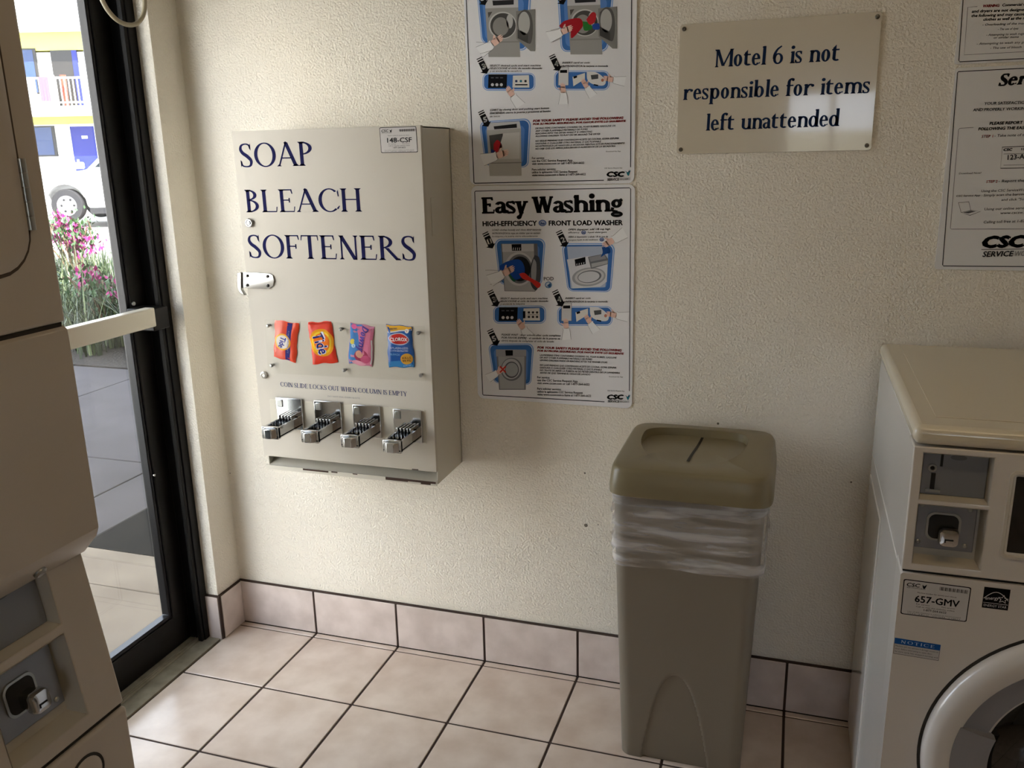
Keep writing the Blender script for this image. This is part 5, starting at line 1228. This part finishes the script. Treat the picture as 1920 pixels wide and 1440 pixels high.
# porthole door
DC = Vector((2.330, SYF-.008, .470)); AX = Vector((0, -1, 0))
b = MB(); b.revolve([(.281, 0), (.281, .012), (.274, .022), (.260, .027), (.240, .027), (.232, .024)], DC, AX, ENAM, 96)
dr = obj('door', b, WM, smooth=40); b = MB(); b.revolve([(.2865, .0), (.2865, .0012), (.280, .0012)], DC, AX, SEAM, 96); obj('door_gasket', b, dr)
b = MB(); b.revolve([(.2325, .024), (.228, .018), (.20, .010), (.184, .008), (.180, -.004)], DC, AX, GREYR, 96); tag(obj('door_ring', b, dr, smooth=40), 'grey inner door ring')
b = MB(); b.revolve([(.181, -.004), (.17, .006), (.12, .018), (.06, .024), (0, .025)], DC, AX, BLACKG, 96); tag(obj('porthole', b, dr), 'dark domed porthole glass')
# raised grip segment on the left of the ring, its flat top catching the light
b = MB(); sec = []
for k in range(25):
    a = math.radians(162+56*k/24); c, s = math.cos(a), math.sin(a)
    pt = lambda r, d: DC+Vector((c*r, -d, s*r)); sec.append([pt(.235, .010), pt(.235, .026), pt(.205, .026), pt(.172, .020), pt(.172, .000)])
b.loft(sec, GREYR); tag(obj('door_grip', b, dr, smooth=30), 'grey raised grip on the door ring')

# ================================================================== STACKED WASHER DRYER ON THE LEFT
TX, TA0, TA1 = .75, -1.985, -1.303
ST = thing('stacked_washer_dryer', (.40, (TA0+TA1)/2, 0), 'tall beige stacked washer and dryer in front of the glass door, at the left edge', 'washer dryer')
b = MB(); b.box(.04, TX-.10, TA0+.003, TA1-.003, .03, 1.99, STACKM); obj('cabinet', b, ST, bevel=.003, seg=2)
b = MB()
b.box(TX-.10, TX, TA0, TA1, 1.341, 1.985, STACKM); up = obj('dryer_front', b, ST, bevel=.006, seg=3)
mpS0 = mapX(TX)
RR_ = lambda k, d: [mpS0(a, c, d) for a, c in rrect(-1.935-k, -1.3475+k, 1.424-k, 1.93+k, .055+k)]
b = MB(); b.loft([RR_(.006, -.002), RR_(.006, .0006), RR_(.0, .0006)], mat('brown_gap', '#4a3f36', .8)); obj('door_gap', b, up, smooth=None)
b = MB(); b.loft([RR_(0, -.002), RR_(0, .004), RR_(-.003, .0065), RR_(-.02, .007)], STACKM); dd_ = obj('dryer_door', b, up, smooth=40)
for zc in (1.526, 1.84):
    b = MB()
    for k in range(5): b.cyl((TX+.006, -1.3435, zc-.048+k*.0194), (TX+.006, -1.3435, zc-.048+k*.0194+.0186), .0058, DCHROME, seg=14)
    tag(obj('hinge', b, dd_), 'metal hinge')
b = MB(); prof = [(TX-.032, 1.336), (TX-.008, 1.336), (TX-.001, 1.330), (TX, 1.320), (TX, 1.012), (TX-.006, .998), (TX-.036, .966), (TX-.10, .966), (TX-.10, 1.332)]
b.prism([(x, TA0, z) for x, z in prof], (0, TA1-TA0, 0), STACKM); lp = obj('dryer_lower_panel', b, ST, bevel=.003, seg=2, angle=30, smooth=22)
b = MB(); n_ = Vector((.72, 0, -.70)).normalized(); c = Vector((TX-.020, -1.405, .983)); b.revolve([(.010, 0), (.010, .003), (.007, .006), (.004, .004), (0, .004)], c, n_, DCHROME, 20); tag(obj('panel_lock', b, lp), 'metal panel lock')
mpS = lambda a, c, d: (TX-.003+d-(c-.70)*.145, a, c)
b = MB(); SA0, SA1 = -1.515, -1.376
holed(b, mpS, TA0+.002, TA1-.002, .698, .972, -.09, 0, [(SA0, SA1, .878, .966), (SA0, SA1, .722, .862)], STACKM); sc = obj('control_panel', b, ST, bevel=.003, seg=3)
coin_station(sc, mpS, SA0, SA1, .878, .966, .722, .862)
b = MB(); b.box(TX-.10, TX, TA0, TA1, .05, .690, STACKM); wf_ = obj('washer_front', b, ST, bevel=.006, seg=3)
b = MB(); b.box(TX-.09, TX-.008, TA0+.004, TA1-.004, .686, .6985, SEAM); obj('seam', b, wf_)
b = MB(); b.box(TX-.09, TX-.006, TA0+.004, TA1-.004, 1.33, 1.343, SEAM); obj('seam', b, up)
b = MB(); b.revolve([(.034, 0), (.034, .0008), (.029, .0008), (.027, .003), (.022, .005), (0, .006)], Vector((TX, -1.402, .628)), (1, 0, 0), STACKM, 32); b.revolve([(.036, 0), (.036, .0007), (.031, .0010)], Vector((TX, -1.402, .628)), (1, 0, 0), SEAM, 32); tag(obj('round_cover', b, wf_), 'round cap')
DC2 = Vector((TX, -1.66, .36)); b = MB(); b.revolve([(.24, 0), (.24, .012), (.225, .024), (.20, .026), (.18, .012), (.175, 0)], DC2, (1, 0, 0), STACKM, 64); wd = obj('washer_door', b, wf_, smooth=40)
b = MB(); b.revolve([(.176, 0), (.12, .015), (0, .022)], DC2, (1, 0, 0), BLACKG, 64); obj('porthole', b, wd)
for x in (.10, .69):
    for y in (TA0+.06, TA1-.06):
        b = MB(); b.cyl((x, y, 0), (x, y, .032), .022, DARK); obj('foot', b, ST)

# ================================================================== CABLE LOOP
pts = [(.012, -.345, 2.40), (.014, -.342, 2.2), (.016, -.332, 2.05), (.020, -.318, 1.976), (.024, -.288, 1.937), (.026, -.245, 1.924), (.024, -.200, 1.934), (.020, -.163, 1.968), (.014, -.146, 2.03), (.010, -.138, 2.16), (.009, -.134, 2.40)]
b = MB(); b.tube(cr(pts, 8), .0060, mat('beige_cable', '#9a9079', .45), 12)
tag(obj('cable', b, smooth=60, loc=(.012, -.24, 1.92)), 'thin beige cable hanging in a loop in front of the top of the door frame', 'cable')
